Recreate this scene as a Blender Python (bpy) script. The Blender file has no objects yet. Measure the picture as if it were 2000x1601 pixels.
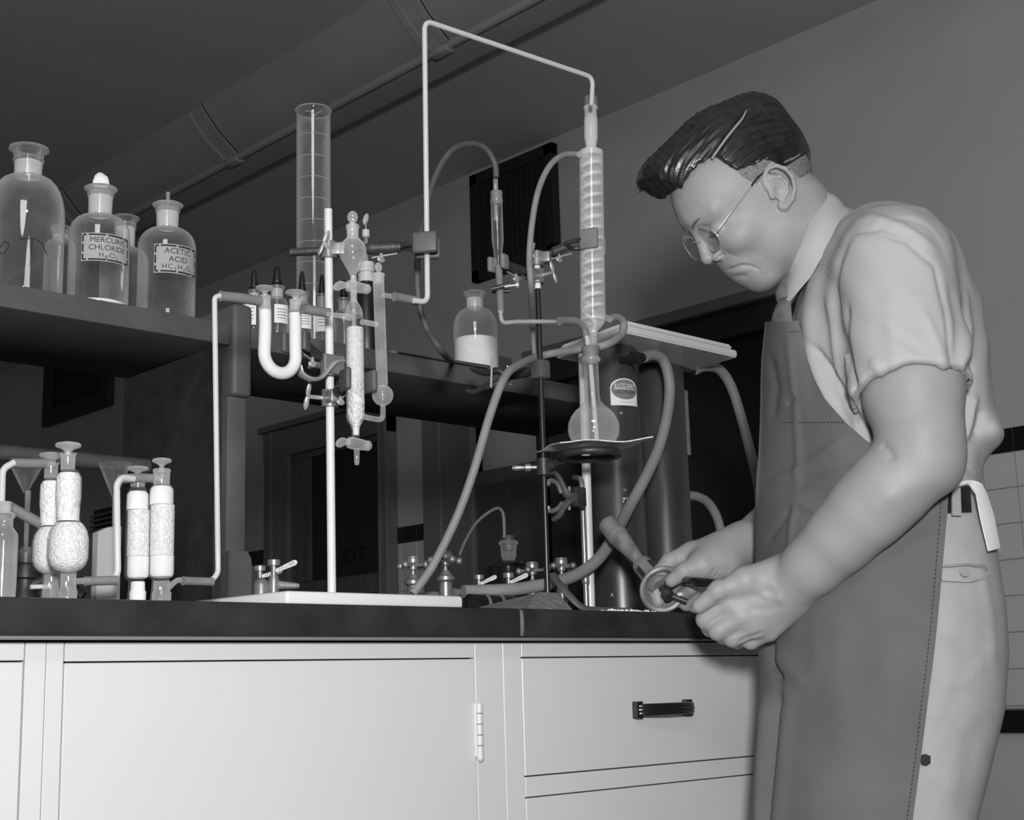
import bpy, bmesh, math, random
import numpy as np
from mathutils import Vector, Matrix
random.seed(7); np.random.seed(7)
SC = bpy.context.scene
COL = SC.collection

# ---------------------------------------------------------------- camera
F = 2725.9                                   # focal length in pixels of the 2000 x 1601 frame
_psi, _th, _ro = [math.radians(a) for a in (43.653, 11.281, -1.7303)]
_f = np.array([math.sin(_psi)*math.cos(_th), math.cos(_psi)*math.cos(_th), math.sin(_th)])
_r = np.array([math.cos(_psi), -math.sin(_psi), 0.0]); _u = np.cross(_r, _f)
_r, _u = math.cos(_ro)*_r+math.sin(_ro)*_u, -math.sin(_ro)*_r+math.cos(_ro)*_u
CAM = np.array([0.0, -1.271, 0.82])
cam = bpy.data.objects.new('camera', bpy.data.cameras.new('camera'))
COL.objects.link(cam)
cam.data.sensor_width = 36.0; cam.data.lens = F/2000*36
cam.data.clip_start = 0.05
cam.matrix_world = Matrix(((_r[0], _u[0], -_f[0], CAM[0]), (_r[1], _u[1], -_f[1], CAM[1]), (_r[2], _u[2], -_f[2], CAM[2]), (0, 0, 0, 1)))
SC.camera = cam

# ---------------------------------------------------------------- light
world = bpy.data.worlds.new('world'); SC.world = world; world.use_nodes = True
world.node_tree.nodes['Background'].inputs[0].default_value = (1, 1, 1, 1)
world.node_tree.nodes['Background'].inputs[1].default_value = 0.04
def area_light(name, loc, target, size, power):
    d = bpy.data.lights.new(name, 'AREA'); d.shape = 'DISK'; d.size = size; d.energy = power
    o = bpy.data.objects.new(name, d); COL.objects.link(o)
    o.location = loc
    o.rotation_euler = (Vector(target)-Vector(loc)).to_track_quat('-Z', 'Y').to_euler()
    return o
_fl = CAM + 0.06*_r + 0.30*np.array([0, 0, 1]) - 0.30*_f
area_light('flash', _fl, CAM+_f*2+np.array([0,0,.25]), 0.17, 44.0)
area_light('fill_light', (-1.0, -2.2, 2.9), (0.6, 0.0, 0.9), 1.1, 22.0)  # added fill with no visible source, lifts the ambient level
vs = SC.view_settings
vs.view_transform = 'Standard'; vs.look = 'None'; vs.gamma = 1.0; vs.use_curve_mapping = False
vs.exposure = 0.12
try: SC.cycles.transparent_max_bounces = 32
except Exception: pass

# ---------------------------------------------------------------- placing helpers
def _ray(x, y): return (x-1000)/F*_r-(y-800.5)/F*_u+_f
def at(x, y, X=None, Y=None, Z=None, D=None):
    d = _ray(x, y)
    if D is not None: t = D
    elif X is not None: t = (X-CAM[0])/d[0]
    elif Y is not None: t = (Y-CAM[1])/d[1]
    else: t = (Z-CAM[2])/d[2]
    return CAM+t*d
def dep(p): return float((np.asarray(p)-CAM) @ _f)
def proj(p):
    q = np.asarray(p)-CAM; w = q @ _f
    return 1000+F*(q @ _r)/w, 800.5-F*(q @ _u)/w

# ---------------------------------------------------------------- objects
def rootloc(o):
    v = Vector((0, 0, 0))
    while o is not None:
        v = v+o.location; o = o.parent
    return v
def tag(o, label=None, cat=None, group=None, kind=None):
    if label: o['label'] = label
    if cat: o['category'] = cat
    if group: o['group'] = group
    if kind: o['kind'] = kind
    return o
def thing(name, loc, label, cat, group=None):
    o = bpy.data.objects.new(name, None); COL.objects.link(o)
    o.location = tuple(float(a) for a in loc); o.empty_display_size = .02
    return tag(o, label, cat, group)
def obj(name, bm, m, parent=None, smooth=True, label=None):
    """link a bmesh given in world coordinates as ONE mesh object"""
    me = bpy.data.meshes.new(name)
    if parent is not None:
        bmesh.ops.translate(bm, verts=bm.verts[:], vec=-rootloc(parent))
    if len(bm.faces) < 60000: bmesh.ops.recalc_face_normals(bm, faces=bm.faces[:])
    bm.normal_update(); bm.to_mesh(me); bm.free()
    for p in me.polygons: p.use_smooth = smooth
    if m is not None: me.materials.append(m)
    o = bpy.data.objects.new(name, me); COL.objects.link(o)
    if parent is not None: o.parent = parent
    if label: o['label'] = label
    if smooth:
        try: me.set_sharp_from_angle(angle=math.radians(38))
        except Exception: pass
    return o
def instance(name, me, parent, loc=(0, 0, 0)):
    o = bpy.data.objects.new(name, me); COL.objects.link(o); o.parent = parent; o.location = loc
    return o
def copy_tree(o, loc=None, parent=None):
    c = o.copy(); COL.objects.link(c); c.parent = parent
    if loc is not None: c.location = loc
    for ch in list(o.children): copy_tree(ch, None, c)
    return c

# ---------------------------------------------------------------- mesh helpers
def newbm(): return bmesh.new()
def add_box(bm, lo, hi, bev=0.0, seg=2, rot=None, piv=None):
    b = bmesh.new()
    bmesh.ops.create_cube(b, size=1.0)
    lo = np.array(lo, float); hi = np.array(hi, float)
    for v in b.verts:
        v.co = Vector([(lo[i]+hi[i])/2+v.co[i]*(hi[i]-lo[i]) for i in range(3)])
    if bev > 0: bmesh.ops.bevel(b, geom=b.edges[:], offset=bev, segments=seg, affect='EDGES', profile=.5)
    if rot is not None:
        pv = Vector(piv if piv is not None else (lo+hi)/2)
        bmesh.ops.rotate(b, verts=b.verts[:], cent=pv, matrix=rot)
    merge(bm, b)
def solidify(bm, geom, thickness):
    bmesh.ops.recalc_face_normals(bm, faces=bm.faces[:]); bm.normal_update(); bmesh.ops.solidify(bm, geom=bm.faces[:], thickness=thickness)
def merge(bm, b):
    me = bpy.data.meshes.new('tmp'); b.to_mesh(me); b.free(); bm.from_mesh(me); bpy.data.meshes.remove(me)
def box(lo, hi, bev=0.0, seg=2, rot=None, piv=None):
    bm = bmesh.new(); add_box(bm, lo, hi, bev, seg, rot, piv); return bm
def frame_of(d):
    d = np.asarray(d, float); d = d/np.linalg.norm(d)
    a = np.array([0, 0, 1.0]) if abs(d[2]) < .9 else np.array([1.0, 0, 0])
    s = np.cross(d, a); s /= np.linalg.norm(s); t = np.cross(s, d)
    return s, t, d
def add_lathe(bm, prof, origin, axis=(0, 0, 1), n=32, cap0=True, cap1=True, flat=None):
    """prof = [(distance along axis, radius)], flat = (side scale s, side scale t)"""
    s, t, d = frame_of(axis); o = np.asarray(origin, float)
    fs, ft = flat if flat else (1, 1)
    rings = []
    for h, rr in prof:
        rings.append([bm.verts.new(o+d*h+rr*(fs*math.cos(2*math.pi*i/n)*s+ft*math.sin(2*math.pi*i/n)*t)) for i in range(n)])
    for a, b in zip(rings, rings[1:]):
        for i in range(n):
            j = (i+1) % n
            bm.faces.new((a[i], a[j], b[j], b[i]))
    if cap0: bm.faces.new(rings[0][::-1])
    if cap1: bm.faces.new(rings[-1])
def lathe(prof, origin, axis=(0, 0, 1), n=32, **k):
    bm = bmesh.new(); add_lathe(bm, prof, origin, axis, n, **k); return bm
def smooth_prof(pts, sub=4):
    """Catmull-Rom through profile points for soft glass outlines"""
    P = [np.array(p, float) for p in pts]; out = []
    for i in range(len(P)-1):
        p0 = P[max(i-1, 0)]; p1 = P[i]; p2 = P[i+1]; p3 = P[min(i+2, len(P)-1)]
        for k in range(sub):
            t = k/sub
            q = .5*((2*p1)+(-p0+p2)*t+(2*p0-5*p1+4*p2-p3)*t*t+(-p0+3*p1-3*p2+p3)*t**3)
            out.append((q[0], max(q[1], 1e-4)))
    out.append(tuple(P[-1])); return out
def spline(pts, sub=8):
    P = [np.array(p, float) for p in pts]; out = []
    for i in range(len(P)-1):
        p0 = P[max(i-1, 0)]; p1 = P[i]; p2 = P[i+1]; p3 = P[min(i+2, len(P)-1)]
        for k in range(sub):
            t = k/sub
            out.append(.5*((2*p1)+(-p0+p2)*t+(2*p0-5*p1+4*p2-p3)*t*t+(-p0+3*p1-3*p2+p3)*t**3))
    out.append(P[-1]); return out
def fillet(pts, rad, seg=7):
    """round the inner corners of a polyline"""
    P = [np.array(p, float) for p in pts]; out = [P[0]]
    for i in range(1, len(P)-1):
        a = P[i-1]-P[i]; b = P[i+1]-P[i]; la = np.linalg.norm(a); lb = np.linalg.norm(b)
        rr = min(rad, la*.48, lb*.48); A = P[i]+a/la*rr; B = P[i]+b/lb*rr
        for k in range(seg+1):
            t = k/seg; out.append((1-t)**2*A+2*t*(1-t)*P[i]+t*t*B)
    out.append(P[-1]); return out
def add_tube(bm, path, rad, n=14, caps=True, flat=None):
    P = [np.array(p, float) for p in path]; m = len(P)
    R = rad if hasattr(rad, '__len__') else [rad]*m
    if len(R) != m: R = np.interp(np.linspace(0, 1, m), np.linspace(0, 1, len(R)), R)
    T = []
    for i in range(m):
        a = P[min(i+1, m-1)]-P[max(i-1, 0)]; T.append(a/(np.linalg.norm(a)+1e-12))
    s, t, d = frame_of(T[0]); rings = []
    for i in range(m):
        s = s-T[i]*(s @ T[i]); s /= np.linalg.norm(s); t = np.cross(T[i], s)
        f1, f2 = flat if flat else (1, 1)
        rings.append([bm.verts.new(P[i]+R[i]*(f1*math.cos(2*math.pi*k/n)*s+f2*math.sin(2*math.pi*k/n)*t)) for k in range(n)])
    for a, b in zip(rings, rings[1:]):
        for i in range(n):
            j = (i+1) % n; bm.faces.new((a[i], a[j], b[j], b[i]))
    if caps: bm.faces.new(rings[0][::-1]); bm.faces.new(rings[-1])
def tube(path, rad, n=14, **k):
    bm = bmesh.new(); add_tube(bm, path, rad, n, **k); return bm
def add_prism(bm, poly, vec):
    a = [bm.verts.new(tuple(p)) for p in poly]; v = np.asarray(vec, float)
    b = [bm.verts.new(tuple(np.asarray(p, float)+v)) for p in poly]; n = len(poly)
    bm.faces.new(a[::-1]); bm.faces.new(b)
    for i in range(n): bm.faces.new((a[i], a[(i+1) % n], b[(i+1) % n], b[i]))
    bmesh.ops.recalc_face_normals(bm, faces=bm.faces[:])
def prism(poly, vec):
    bm = bmesh.new(); add_prism(bm, poly, vec); return bm
def add_ball(bm, c, rx, ry=None, rz=None, rot=None, u=16, v=10):
    b = bmesh.new(); bmesh.ops.create_uvsphere(b, u_segments=u, v_segments=v, radius=1.0)
    for q in b.verts:
        q.co = Vector((q.co.x*rx, q.co.y*(ry or rx), q.co.z*(rz or rx)))
    if rot is not None: bmesh.ops.rotate(b, verts=b.verts[:], cent=(0, 0, 0), matrix=rot)
    bmesh.ops.translate(b, verts=b.verts[:], vec=Vector([float(a) for a in c])); merge(bm, b)
def ball(*a, **k):
    bm = bmesh.new(); add_ball(bm, *a, **k); return bm

# vertical turned piece given by pixel heights and half widths in the plane Y (z0: true base height)
def vz(cx, ys, Y):
    p = at(cx, ys, Y=Y); return p
def px_prof(cx, prof, Y, z0=None):
    """prof [(y_px, halfwidth_px)] from top or bottom -> (origin, [(h, r)])"""
    mid = at(cx, prof[len(prof)//2][0], Y=Y); k = dep(mid)/F
    zs = [at(cx, y, Y=Y)[2] for y, h in prof]
    pr = sorted([(z, h*k) for z, (y, h) in zip(zs, prof)], key=lambda q: q[0]) if prof[0][0] < prof[-1][0] else [(z, h*k) for z, (y, h) in zip(zs, prof)]
    if prof[0][0] < prof[-1][0]: pr = [(z, h*k) for z, (y, h) in zip(zs, prof)][::-1]
    if z0 is not None: pr[0] = (z0, pr[0][1])
    o = np.array([mid[0], Y, pr[0][0]])
    return o, [(z-pr[0][0], r) for z, r in pr]
def px_lathe(cx, prof, Y, z0=None, n=32, sm=0, **k):
    o, pr = px_prof(cx, prof, Y, z0)
    if sm: pr = smooth_prof(pr, sm)
    return lathe(pr, o, n=n, **k)
def px_path(pts, Y):
    """pixel polyline in the upright plane Y (a third entry overrides Y for that point)"""
    return [at(p[0], p[1], Y=(p[2] if len(p) > 2 else Y)) for p in pts]
def pxr(hw, p): return hw*dep(p)/F

# ---------------------------------------------------------------- materials
def mat(name, c, rough=.5, metal=0., spec=.5, var=0., vscale=8., bump=0., bscale=60., coat=0., stretch=(1, 1, 1), c2=None, transm=0.):
    m = bpy.data.materials.new(name); m.use_nodes = True
    nt = m.node_tree; b = nt.nodes['Principled BSDF']
    b.inputs['Base Color'].default_value = (c, c, c, 1)
    b.inputs['Roughness'].default_value = rough; b.inputs['Metallic'].default_value = metal
    b.inputs['Specular IOR Level'].default_value = spec
    b.inputs['Coat Weight'].default_value = coat
    if var or bump:
        tc = nt.nodes.new('ShaderNodeTexCoord'); mp = nt.nodes.new('ShaderNodeMapping')
        mp.inputs['Scale'].default_value = stretch
        nt.links.new(tc.outputs['Object'], mp.inputs['Vector'])
    if var:
        n = nt.nodes.new('ShaderNodeTexNoise'); n.inputs['Scale'].default_value = vscale; n.inputs['Detail'].default_value = 6
        rp = nt.nodes.new('ShaderNodeValToRGB')
        lo = c2 if c2 is not None else max(c*(1-var), 0); hi = c if c2 is not None else min(c*(1+var), 1)
        rp.color_ramp.elements[0].color = (lo, lo, lo, 1); rp.color_ramp.elements[1].color = (hi, hi, hi, 1)
        rp.color_ramp.elements[0].position = .32; rp.color_ramp.elements[1].position = .68
        nt.links.new(mp.outputs[0], n.inputs['Vector']); nt.links.new(n.outputs[0], rp.inputs[0]); nt.links.new(rp.outputs[0], b.inputs['Base Color'])
    if bump:
        n2 = nt.nodes.new('ShaderNodeTexNoise'); n2.inputs['Scale'].default_value = bscale; n2.inputs['Detail'].default_value = 5
        bp = nt.nodes.new('ShaderNodeBump'); bp.inputs['Strength'].default_value = bump; bp.inputs['Distance'].default_value = .004
        nt.links.new(mp.outputs[0], n2.inputs['Vector']); nt.links.new(n2.outputs[0], bp.inputs['Height']); nt.links.new(bp.outputs[0], b.inputs['Normal'])
    return m
def glass(name, haze=.06, rim=.5, tint=1., rough=.03, white=.85, ior=1.5, noise=0., power=2.4):
    """thin blown glass: clear, mirror-like towards the rim, with dust or frost haze and the rim glare painted in white"""
    m = bpy.data.materials.new(name); m.use_nodes = True; nt = m.node_tree; nd = nt.nodes; ln = nt.links
    for x in list(nd): nd.remove(x)
    out = nd.new('ShaderNodeOutputMaterial')
    tr = nd.new('ShaderNodeBsdfTransparent'); tr.inputs[0].default_value = (tint, tint, tint, 1)
    gl = nd.new('ShaderNodeBsdfGlossy'); gl.inputs['Roughness'].default_value = rough; gl.inputs[0].default_value = (1, 1, 1, 1)
    lf = nd.new('ShaderNodeLayerWeight'); lf.inputs[0].default_value = .5
    p5 = nd.new('ShaderNodeMath'); p5.operation = 'POWER'; p5.inputs[1].default_value = 4.5; ln.new(lf.outputs['Facing'], p5.inputs[0])
    r0 = 1.7*((ior-1)/(ior+1))**2
    fr = nd.new('ShaderNodeMath'); fr.operation = 'MULTIPLY_ADD'; fr.inputs[1].default_value = .85-r0; fr.inputs[2].default_value = r0; ln.new(p5.outputs[0], fr.inputs[0])
    mx = nd.new('ShaderNodeMixShader'); ln.new(fr.outputs[0], mx.inputs[0]); ln.new(tr.outputs[0], mx.inputs[1]); ln.new(gl.outputs[0], mx.inputs[2])
    df = nd.new('ShaderNodeBsdfDiffuse'); df.inputs[0].default_value = (white, white, white, 1)
    tl = nd.new('ShaderNodeBsdfTranslucent'); tl.inputs[0].default_value = (white, white, white, 1)
    ms = nd.new('ShaderNodeMixShader'); ms.inputs[0].default_value = .35; ln.new(df.outputs[0], ms.inputs[1]); ln.new(tl.outputs[0], ms.inputs[2])
    lw = nd.new('ShaderNodeLayerWeight'); lw.inputs[0].default_value = .5
    pw = nd.new('ShaderNodeMath'); pw.operation = 'POWER'; pw.inputs[1].default_value = power; ln.new(lw.outputs['Facing'], pw.inputs[0])
    ma = nd.new('ShaderNodeMath'); ma.operation = 'MULTIPLY_ADD'; ma.inputs[1].default_value = rim; ma.inputs[2].default_value = haze; ma.use_clamp = True
    ln.new(pw.outputs[0], ma.inputs[0])
    fac = ma.outputs[0]
    if noise:
        tc = nd.new('ShaderNodeTexCoord'); nz = nd.new('ShaderNodeTexNoise'); nz.inputs['Scale'].default_value = 22; nz.inputs['Detail'].default_value = 5
        ln.new(tc.outputs['Object'], nz.inputs['Vector'])
        mm = nd.new('ShaderNodeMapRange'); mm.inputs[1].default_value = .35; mm.inputs[2].default_value = .7; mm.inputs[3].default_value = 1-noise; mm.inputs[4].default_value = 1+noise
        ln.new(nz.outputs[0], mm.inputs[0])
        mu = nd.new('ShaderNodeMath'); mu.operation = 'MULTIPLY'; mu.use_clamp = True; ln.new(fac, mu.inputs[0]); ln.new(mm.outputs[0], mu.inputs[1]); fac = mu.outputs[0]
    m2 = nd.new('ShaderNodeMixShader'); ln.new(fac, m2.inputs[0]); ln.new(mx.outputs[0], m2.inputs[1]); ln.new(ms.outputs[0], m2.inputs[2])
    ln.new(m2.outputs[0], out.inputs[0]); return m
M = dict(
    plaster=mat('plaster_paint', .56, .75, var=.04, vscale=2, bump=.05, bscale=120),
    ceil=mat('ceiling_paint', .53, .8, var=.05, vscale=1.5, bump=.04, bscale=90),
    duct=mat('duct_paint', .36, .6, var=.06, vscale=3),
    pipe=mat('conduit_paint', .40, .5),
    tile=mat('pale_tile', .66, .28, var=.05, vscale=5, spec=.5),
    grout=mat('grout', .30, .9),
    btile=mat('black_tile', .012, .2, spec=.5),
    trim=mat('grey_trim', .22, .55), trimdark=mat('dark_trim', .035, .6), trimvd=mat('dark_slat', .016, .6),
    door=mat('door_wood', .15, .45, var=.2, vscale=4, stretch=(1, 8, 1)),
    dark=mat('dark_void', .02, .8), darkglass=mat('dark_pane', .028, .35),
    floor=mat('floor_linoleum', .18, .5, var=.2, vscale=3),
    slab=mat('soapstone', .024, .42, var=.35, vscale=14, bump=.05, bscale=80, spec=.4),
    strip=mat('slab_strip', .18, .45),
    enamel=mat('white_enamel_paint', .57, .38, var=.015, vscale=3, spec=.5),
    gap=mat('dark_joint', .06, .9),  # dark carcass colour that shows in the joints between the white fronts
    handle=mat('black_bakelite', .012, .15, spec=.6),
    shelf=mat('grey_shelf_stone', .080, .6, var=.15, vscale=18, bump=.08, bscale=150),
    panel=mat('dark_panel', .022, .7, var=.3, vscale=30, bump=.15, bscale=200),
    clear=glass('crystal_glass', .02, .7, noise=.2), packed=glass('packed_tube_glass', .02, .12),
    glass=glass('clear_glass', .045, .95, noise=.4), milk=glass('glare_white_glass', .20, 1.0, noise=.4), frost=glass('frosted_glass', .55, .4),  # milky white is flash glare put into the colour; frost is real
    thin=glass('glass_tubing', .62, .35), darkglass2=glass('dark_reagent_glass', .01, .06, tint=.04),  # white haze of the tubing stands in for flash light refracted in it
    lens=glass('lens_glass', .0, .06),
    porcelain=mat('white_porcelain', .66, .2, spec=.5, coat=.3),
    whiterod=mat('white_coated_rod', .62, .32, spec=.5, var=.04, vscale=25),
    rubber=mat('grey_rubber', .16, .65, var=.12, vscale=40), rubberd=mat('dark_rubber', .07, .6, var=.15, vscale=40), rubberl=mat('pale_rubber_hose', .21, .6, var=.10, vscale=30),
    black=mat('black_rubber', .012, .35),
    iron=mat('cast_iron', .05, .45, metal=.4, var=.3, vscale=60, bump=.1, bscale=200), steel=mat('dull_steel', .28, .36, metal=.6, var=.15, vscale=60),
    brass=mat('tarnished_metal', .30, .36, metal=.55, var=.2, vscale=50), bright=mat('bright_plated_metal', .55, .3, metal=.6),
    powder=mat('white_powder', .74, .95, bump=.35, bscale=260, var=.03, vscale=90),
    grain=mat('granular_filling', .64, .9, bump=.6, bscale=420, var=.17, vscale=330),
    beads=mat('glass_bead_filling', .62, .35, bump=1.0, bscale=240, var=.3, vscale=170),
    cotton=mat('white_wadding', .66, 1., bump=.2, bscale=120),
    tank=mat('dark_tank', .042, .34, var=.4, vscale=20, stretch=(1, 1, .25), spec=.6),
    ink=mat('black_ink', .01, .7), labelg=mat('etched_label', .36, .8), labelw=mat('paper_label', .74, .8), labelo=mat('label_grey', .17, .7),
    paper=mat('grey_card', .33, .9, var=.05),
    gauze=mat('wire_gauze', .8, .8, var=.3, vscale=300, bump=.6, bscale=900),
    milkc=glass('pale_blown_glass', .17, 1.0, noise=.5), coil=glass('coil_glass', .72, .5), jacket=glass('condenser_jacket_glass', .32, 1.0, noise=.35), flask=glass('flask_glass', .07, .9, noise=.3), liquid=glass('clear_liquid', .09, .12, rough=.08, ior=1.2),
    grain2=mat('fine_filling', .60, .9, bump=.6, bscale=500, var=.12, vscale=250), iron2=mat('grey_iron', .09, .5, metal=.2, var=.2, vscale=40), rodm=mat('dark_rod', .04, .3, metal=.6),
    burner=mat('weathered_metal', .26, .55, metal=.35, var=.3, vscale=45, bump=.15, bscale=180),
    skin=mat('skin', .285, .50, var=.05, vscale=18, bump=.12, bscale=420, spec=.3), hair=mat('dark_hair', .014, .34, var=.5, vscale=60, stretch=(1, 1, 1), spec=.6), stubble=mat('clipped_hair', .17, .8, var=.5, vscale=350, bump=.4, bscale=500), browm=mat('brow_hair', .10, .8),
    shirt=None, tie=mat('grey_tie', .12, .8, var=.2, vscale=80), khaki=mat('khaki_cotton', .36, .85, var=.06, vscale=30, bump=.2, bscale=500), khakid=mat('khaki_dark_seam', .26, .9),  # last one is a darker khaki for the pocket edge and button
    apron=mat('dark_apron_canvas', .098, .75, var=.12, vscale=9, bump=.12, bscale=700), apron_stitch=mat('apron_thread', .04, .9), whitecloth=mat('white_tape_cloth', .74, .9, bump=.2, bscale=300),
    lever=mat('worn_plate', .24, .5, metal=.5, var=.25, vscale=80),
    board=mat('dark_board', .10, .6, var=.1), basegrey=mat('grey_painted_iron', .17, .6, var=.3, vscale=120, bump=.3, bscale=300),
    cork=mat('cork', .30, .9, var=.2, vscale=120),
)

# fine striped shirting
M['shirt'] = mat('striped_shirting', .60, .85, bump=.15, bscale=600)
_nt = M['shirt'].node_tree; _w = _nt.nodes.new('ShaderNodeTexWave'); _w.wave_type = 'BANDS'; _w.bands_direction = 'X'; _w.inputs['Scale'].default_value = 205; _w.inputs['Distortion'].default_value = .4
_mp = _nt.nodes.new('ShaderNodeMapping'); _mp.inputs['Rotation'].default_value = (0, 0, math.radians(43.65)); _tc = _nt.nodes.new('ShaderNodeTexCoord')
_rp = _nt.nodes.new('ShaderNodeValToRGB'); _rp.color_ramp.elements[0].color = (.33, .33, .33, 1); _rp.color_ramp.elements[1].color = (.405, .405, .405, 1); _rp.color_ramp.elements[1].position = .35
_nt.links.new(_tc.outputs['Object'], _mp.inputs[0]); _nt.links.new(_mp.outputs[0], _w.inputs[0]); _nt.links.new(_w.outputs[0], _rp.inputs[0]); _nt.links.new(_rp.outputs[0], _nt.nodes['Principled BSDF'].inputs['Base Color'])
# ================================================================ the room
XW, ZC = 4.0, 3.10
def struct(name, bm, m, parent=None, smooth=False):
    o = obj(name, bm, m, parent, smooth)
    if parent is None: o['kind'] = 'structure'
    return o
def W(x, y): return at(x, y, X=XW)
struct('floor', box((-2.6, -3.6, -.05), (XW+.2, 9, 0)), M['floor'])
struct('ceiling', box((-2.6, -3.6, ZC), (XW+.2, 9, ZC+.05)), M['ceil'])
wall = struct('wall_right', box((XW, -3.6, 0), (XW+.15, 9, ZC)), M['plaster'])
struct('wall_back', box((-2.6, 8.8, 0), (XW, 8.95, ZC)), M['plaster'])
struct('wall_left', box((-2.6, -3.6, 0), (-2.45, 8.8, ZC)), M['plaster'])
struct('wall_front', box((-2.45, -3.6, 0), (XW, -3.45, ZC)), M['plaster'])

# ceiling duct that runs to the back of the room
xa = at(455, 166, Z=ZC)[0]
xb = at(648, 203, Z=ZC-.16)[0]
dz = .16
poly = [(xa, 8.8, ZC), (xa+.012, 8.8, ZC-.02), (xa+(xb-xa)*.45, 8.8, ZC-.095), (xb-.01, 8.8, ZC-dz), (xb+.16, 8.8, ZC-dz), (xb+.17, 8.8, ZC)]
duct = thing('ceiling_duct', ((xa+xb)/2, 3, ZC-.1), 'long grey sheet metal duct running along the ceiling above the bottles', 'duct')
obj('duct_shell', prism(poly, (0, -11.0, 0)), M['duct'], duct)
obj('conduit', tube([(xb+.005, 8.8, ZC-dz-.008), (xb+.005, -2.2, ZC-dz-.008)], .016), M['duct'], duct)
for (px, py) in ((412, 255), (815, 25), (160, 415)):
    # a seam is a pair of raised bands across the sloping face
    yc = at(px, py, Z=ZC-.08)[1]
    for k in (-.045, .045):
        pp = [(a[0]-.006, yc+k, a[2]-.008) for a in poly[:4]]+[(a[0], yc+k, a[2]) for a in poly[:4]][::-1]
        obj('seam_flange', prism(pp, (0, .03, 0)), M['duct'], duct, smooth=False)
    obj('seam_strap', prism([(a[0]-.003, yc-.045, a[2]-.004) for a in poly[:4]]+[(a[0], yc-.045, a[2]) for a in poly[:4]][::-1], (0, .12, 0)), M['duct'], duct, smooth=False)
    obj('hanger', box((xb-.012, yc-.03, ZC-dz-.030), (xb+.025, yc+.06, ZC-dz+.003), .004), M['duct'], duct)

# dark transom window high on the right wall
a = W(929, 352); b = W(1089, 281); c = W(930, 556)
y0, y1, z0, z1 = b[1], a[1], c[2], min(b[2], ZC-.02)
wn = thing('window_1', (XW, (y0+y1)/2, (z0+z1)/2), None, None); wn['kind'] = 'structure'
obj('frame', box((XW-.012, y0, z0), (XW-.002, y1, z1), 0), M['dark'], wn, False)
for (p, q) in (((y0, z0), (y0+.05, z1)), ((y1-.05, z0), (y1, z1)), ((y0, z0), (y1, z0+.05)), ((y0, z1-.05), (y1, z1))):
    obj('frame_bar', box((XW-.04, p[0], p[1]), (XW-.01, q[0], q[1]), .003), M['dark'], wn, False)
n = 12
for k in range(n):
    yy = y0+.055+(y1-y0-.11)*k/n
    obj('slat', box((XW-.03, yy, z0+.05), (XW-.012, yy+(y1-y0-.11)/n*.8, z1-.05), .003), M['trimvd'], wn, False)

# door 212 in the right wall, seen under the shelf
def yz(px, py): p = W(px, py); return p[1], p[2]
dl, dr = yz(585, 1000)[0], yz(762, 1000)[0]
gl_, gr_ = yz(624, 1000)[0], yz(757, 1000)[0]
ztop = yz(624, 895)[1]; zgb = yz(624, 1135)[1]; zhead = yz(560, 845)[1]
dr1 = thing('door_1', (XW, (dl+dr)/2, 0), None, None); dr1['kind'] = 'structure'
obj('panel', box((XW-.035, dr, .02), (XW-.003, dl, zhead-.12), .003), M['door'], dr1, False)
obj('pane', box((XW-.042, gr_, zgb), (XW-.036, gl_, ztop), 0), M['darkglass'], dr1, False)
for (lo, hi) in (((gl_, zgb), (dl-.02, ztop)), ((dr+.0, zgb), (gr_, ztop)), ((dr, ztop), (dl, ztop+.09)), ((dr, zgb-.09), (dl, zgb))):
    obj('stile', box((XW-.055, min(lo[0], hi[0]), lo[1]), (XW-.034, max(lo[0], hi[0]), hi[1]), .004), M['door'], dr1, False)
fl = yz(537, 1000)[0]; fr_ = yz(778, 1000)[0]
for (ya, yb) in ((dl, fl), (fr_, dr)):
    obj('jamb', box((XW-.07, ya, 0), (XW-.002, yb, zhead), .006), M['trim'], dr1, False)
    obj('jamb_bead', box((XW-.085, ya+(yb-ya)*.6, 0), (XW-.06, ya+(yb-ya)*.75, zhead), .004), M['trim'], dr1, False)
obj('header', box((XW-.075, fr_, zhead-.14), (XW-.002, fl, zhead), .006), M['trim'], dr1, False)
obj('header_cap', box((XW-.10, fr_-.02, zhead), (XW-.002, fl+.02, zhead+.03), .006), M['trim'], dr1, False)
# the second frame with its dark panel, to the right of the door
f2l, f2r, f2e = yz(846, 1000)[0], yz(936, 1000)[0], yz(1010, 1000)[0]
zb2 = yz(940, 925)[1]
dr2 = thing('door_2', (XW, f2r, 0), None, None); dr2['kind'] = 'structure'
for (ya, yb, dx) in ((f2l-.0, f2l-.12, .06), (f2l-.12, f2l-.34, .045), (f2l-.34, f2r, .07)):
    obj('jamb', box((XW-dx, min(ya, yb), 0), (XW-.002, max(ya, yb), 2.15), .005), M['trim'], dr2, False)
obj('header', box((XW-.07, f2e, 2.05), (XW-.002, f2r, 2.2), .005), M['trim'], dr2, False)
obj('panel', box((XW-.05, f2e-.25, .02), (XW-.003, f2r, zb2), .004), M['door'], dr2, False)
obj('panel', box((XW-.06, f2e-.2, .2), (XW-.045, f2r-.05, zb2-.06), .004), M['board'], dr2, False)

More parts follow.
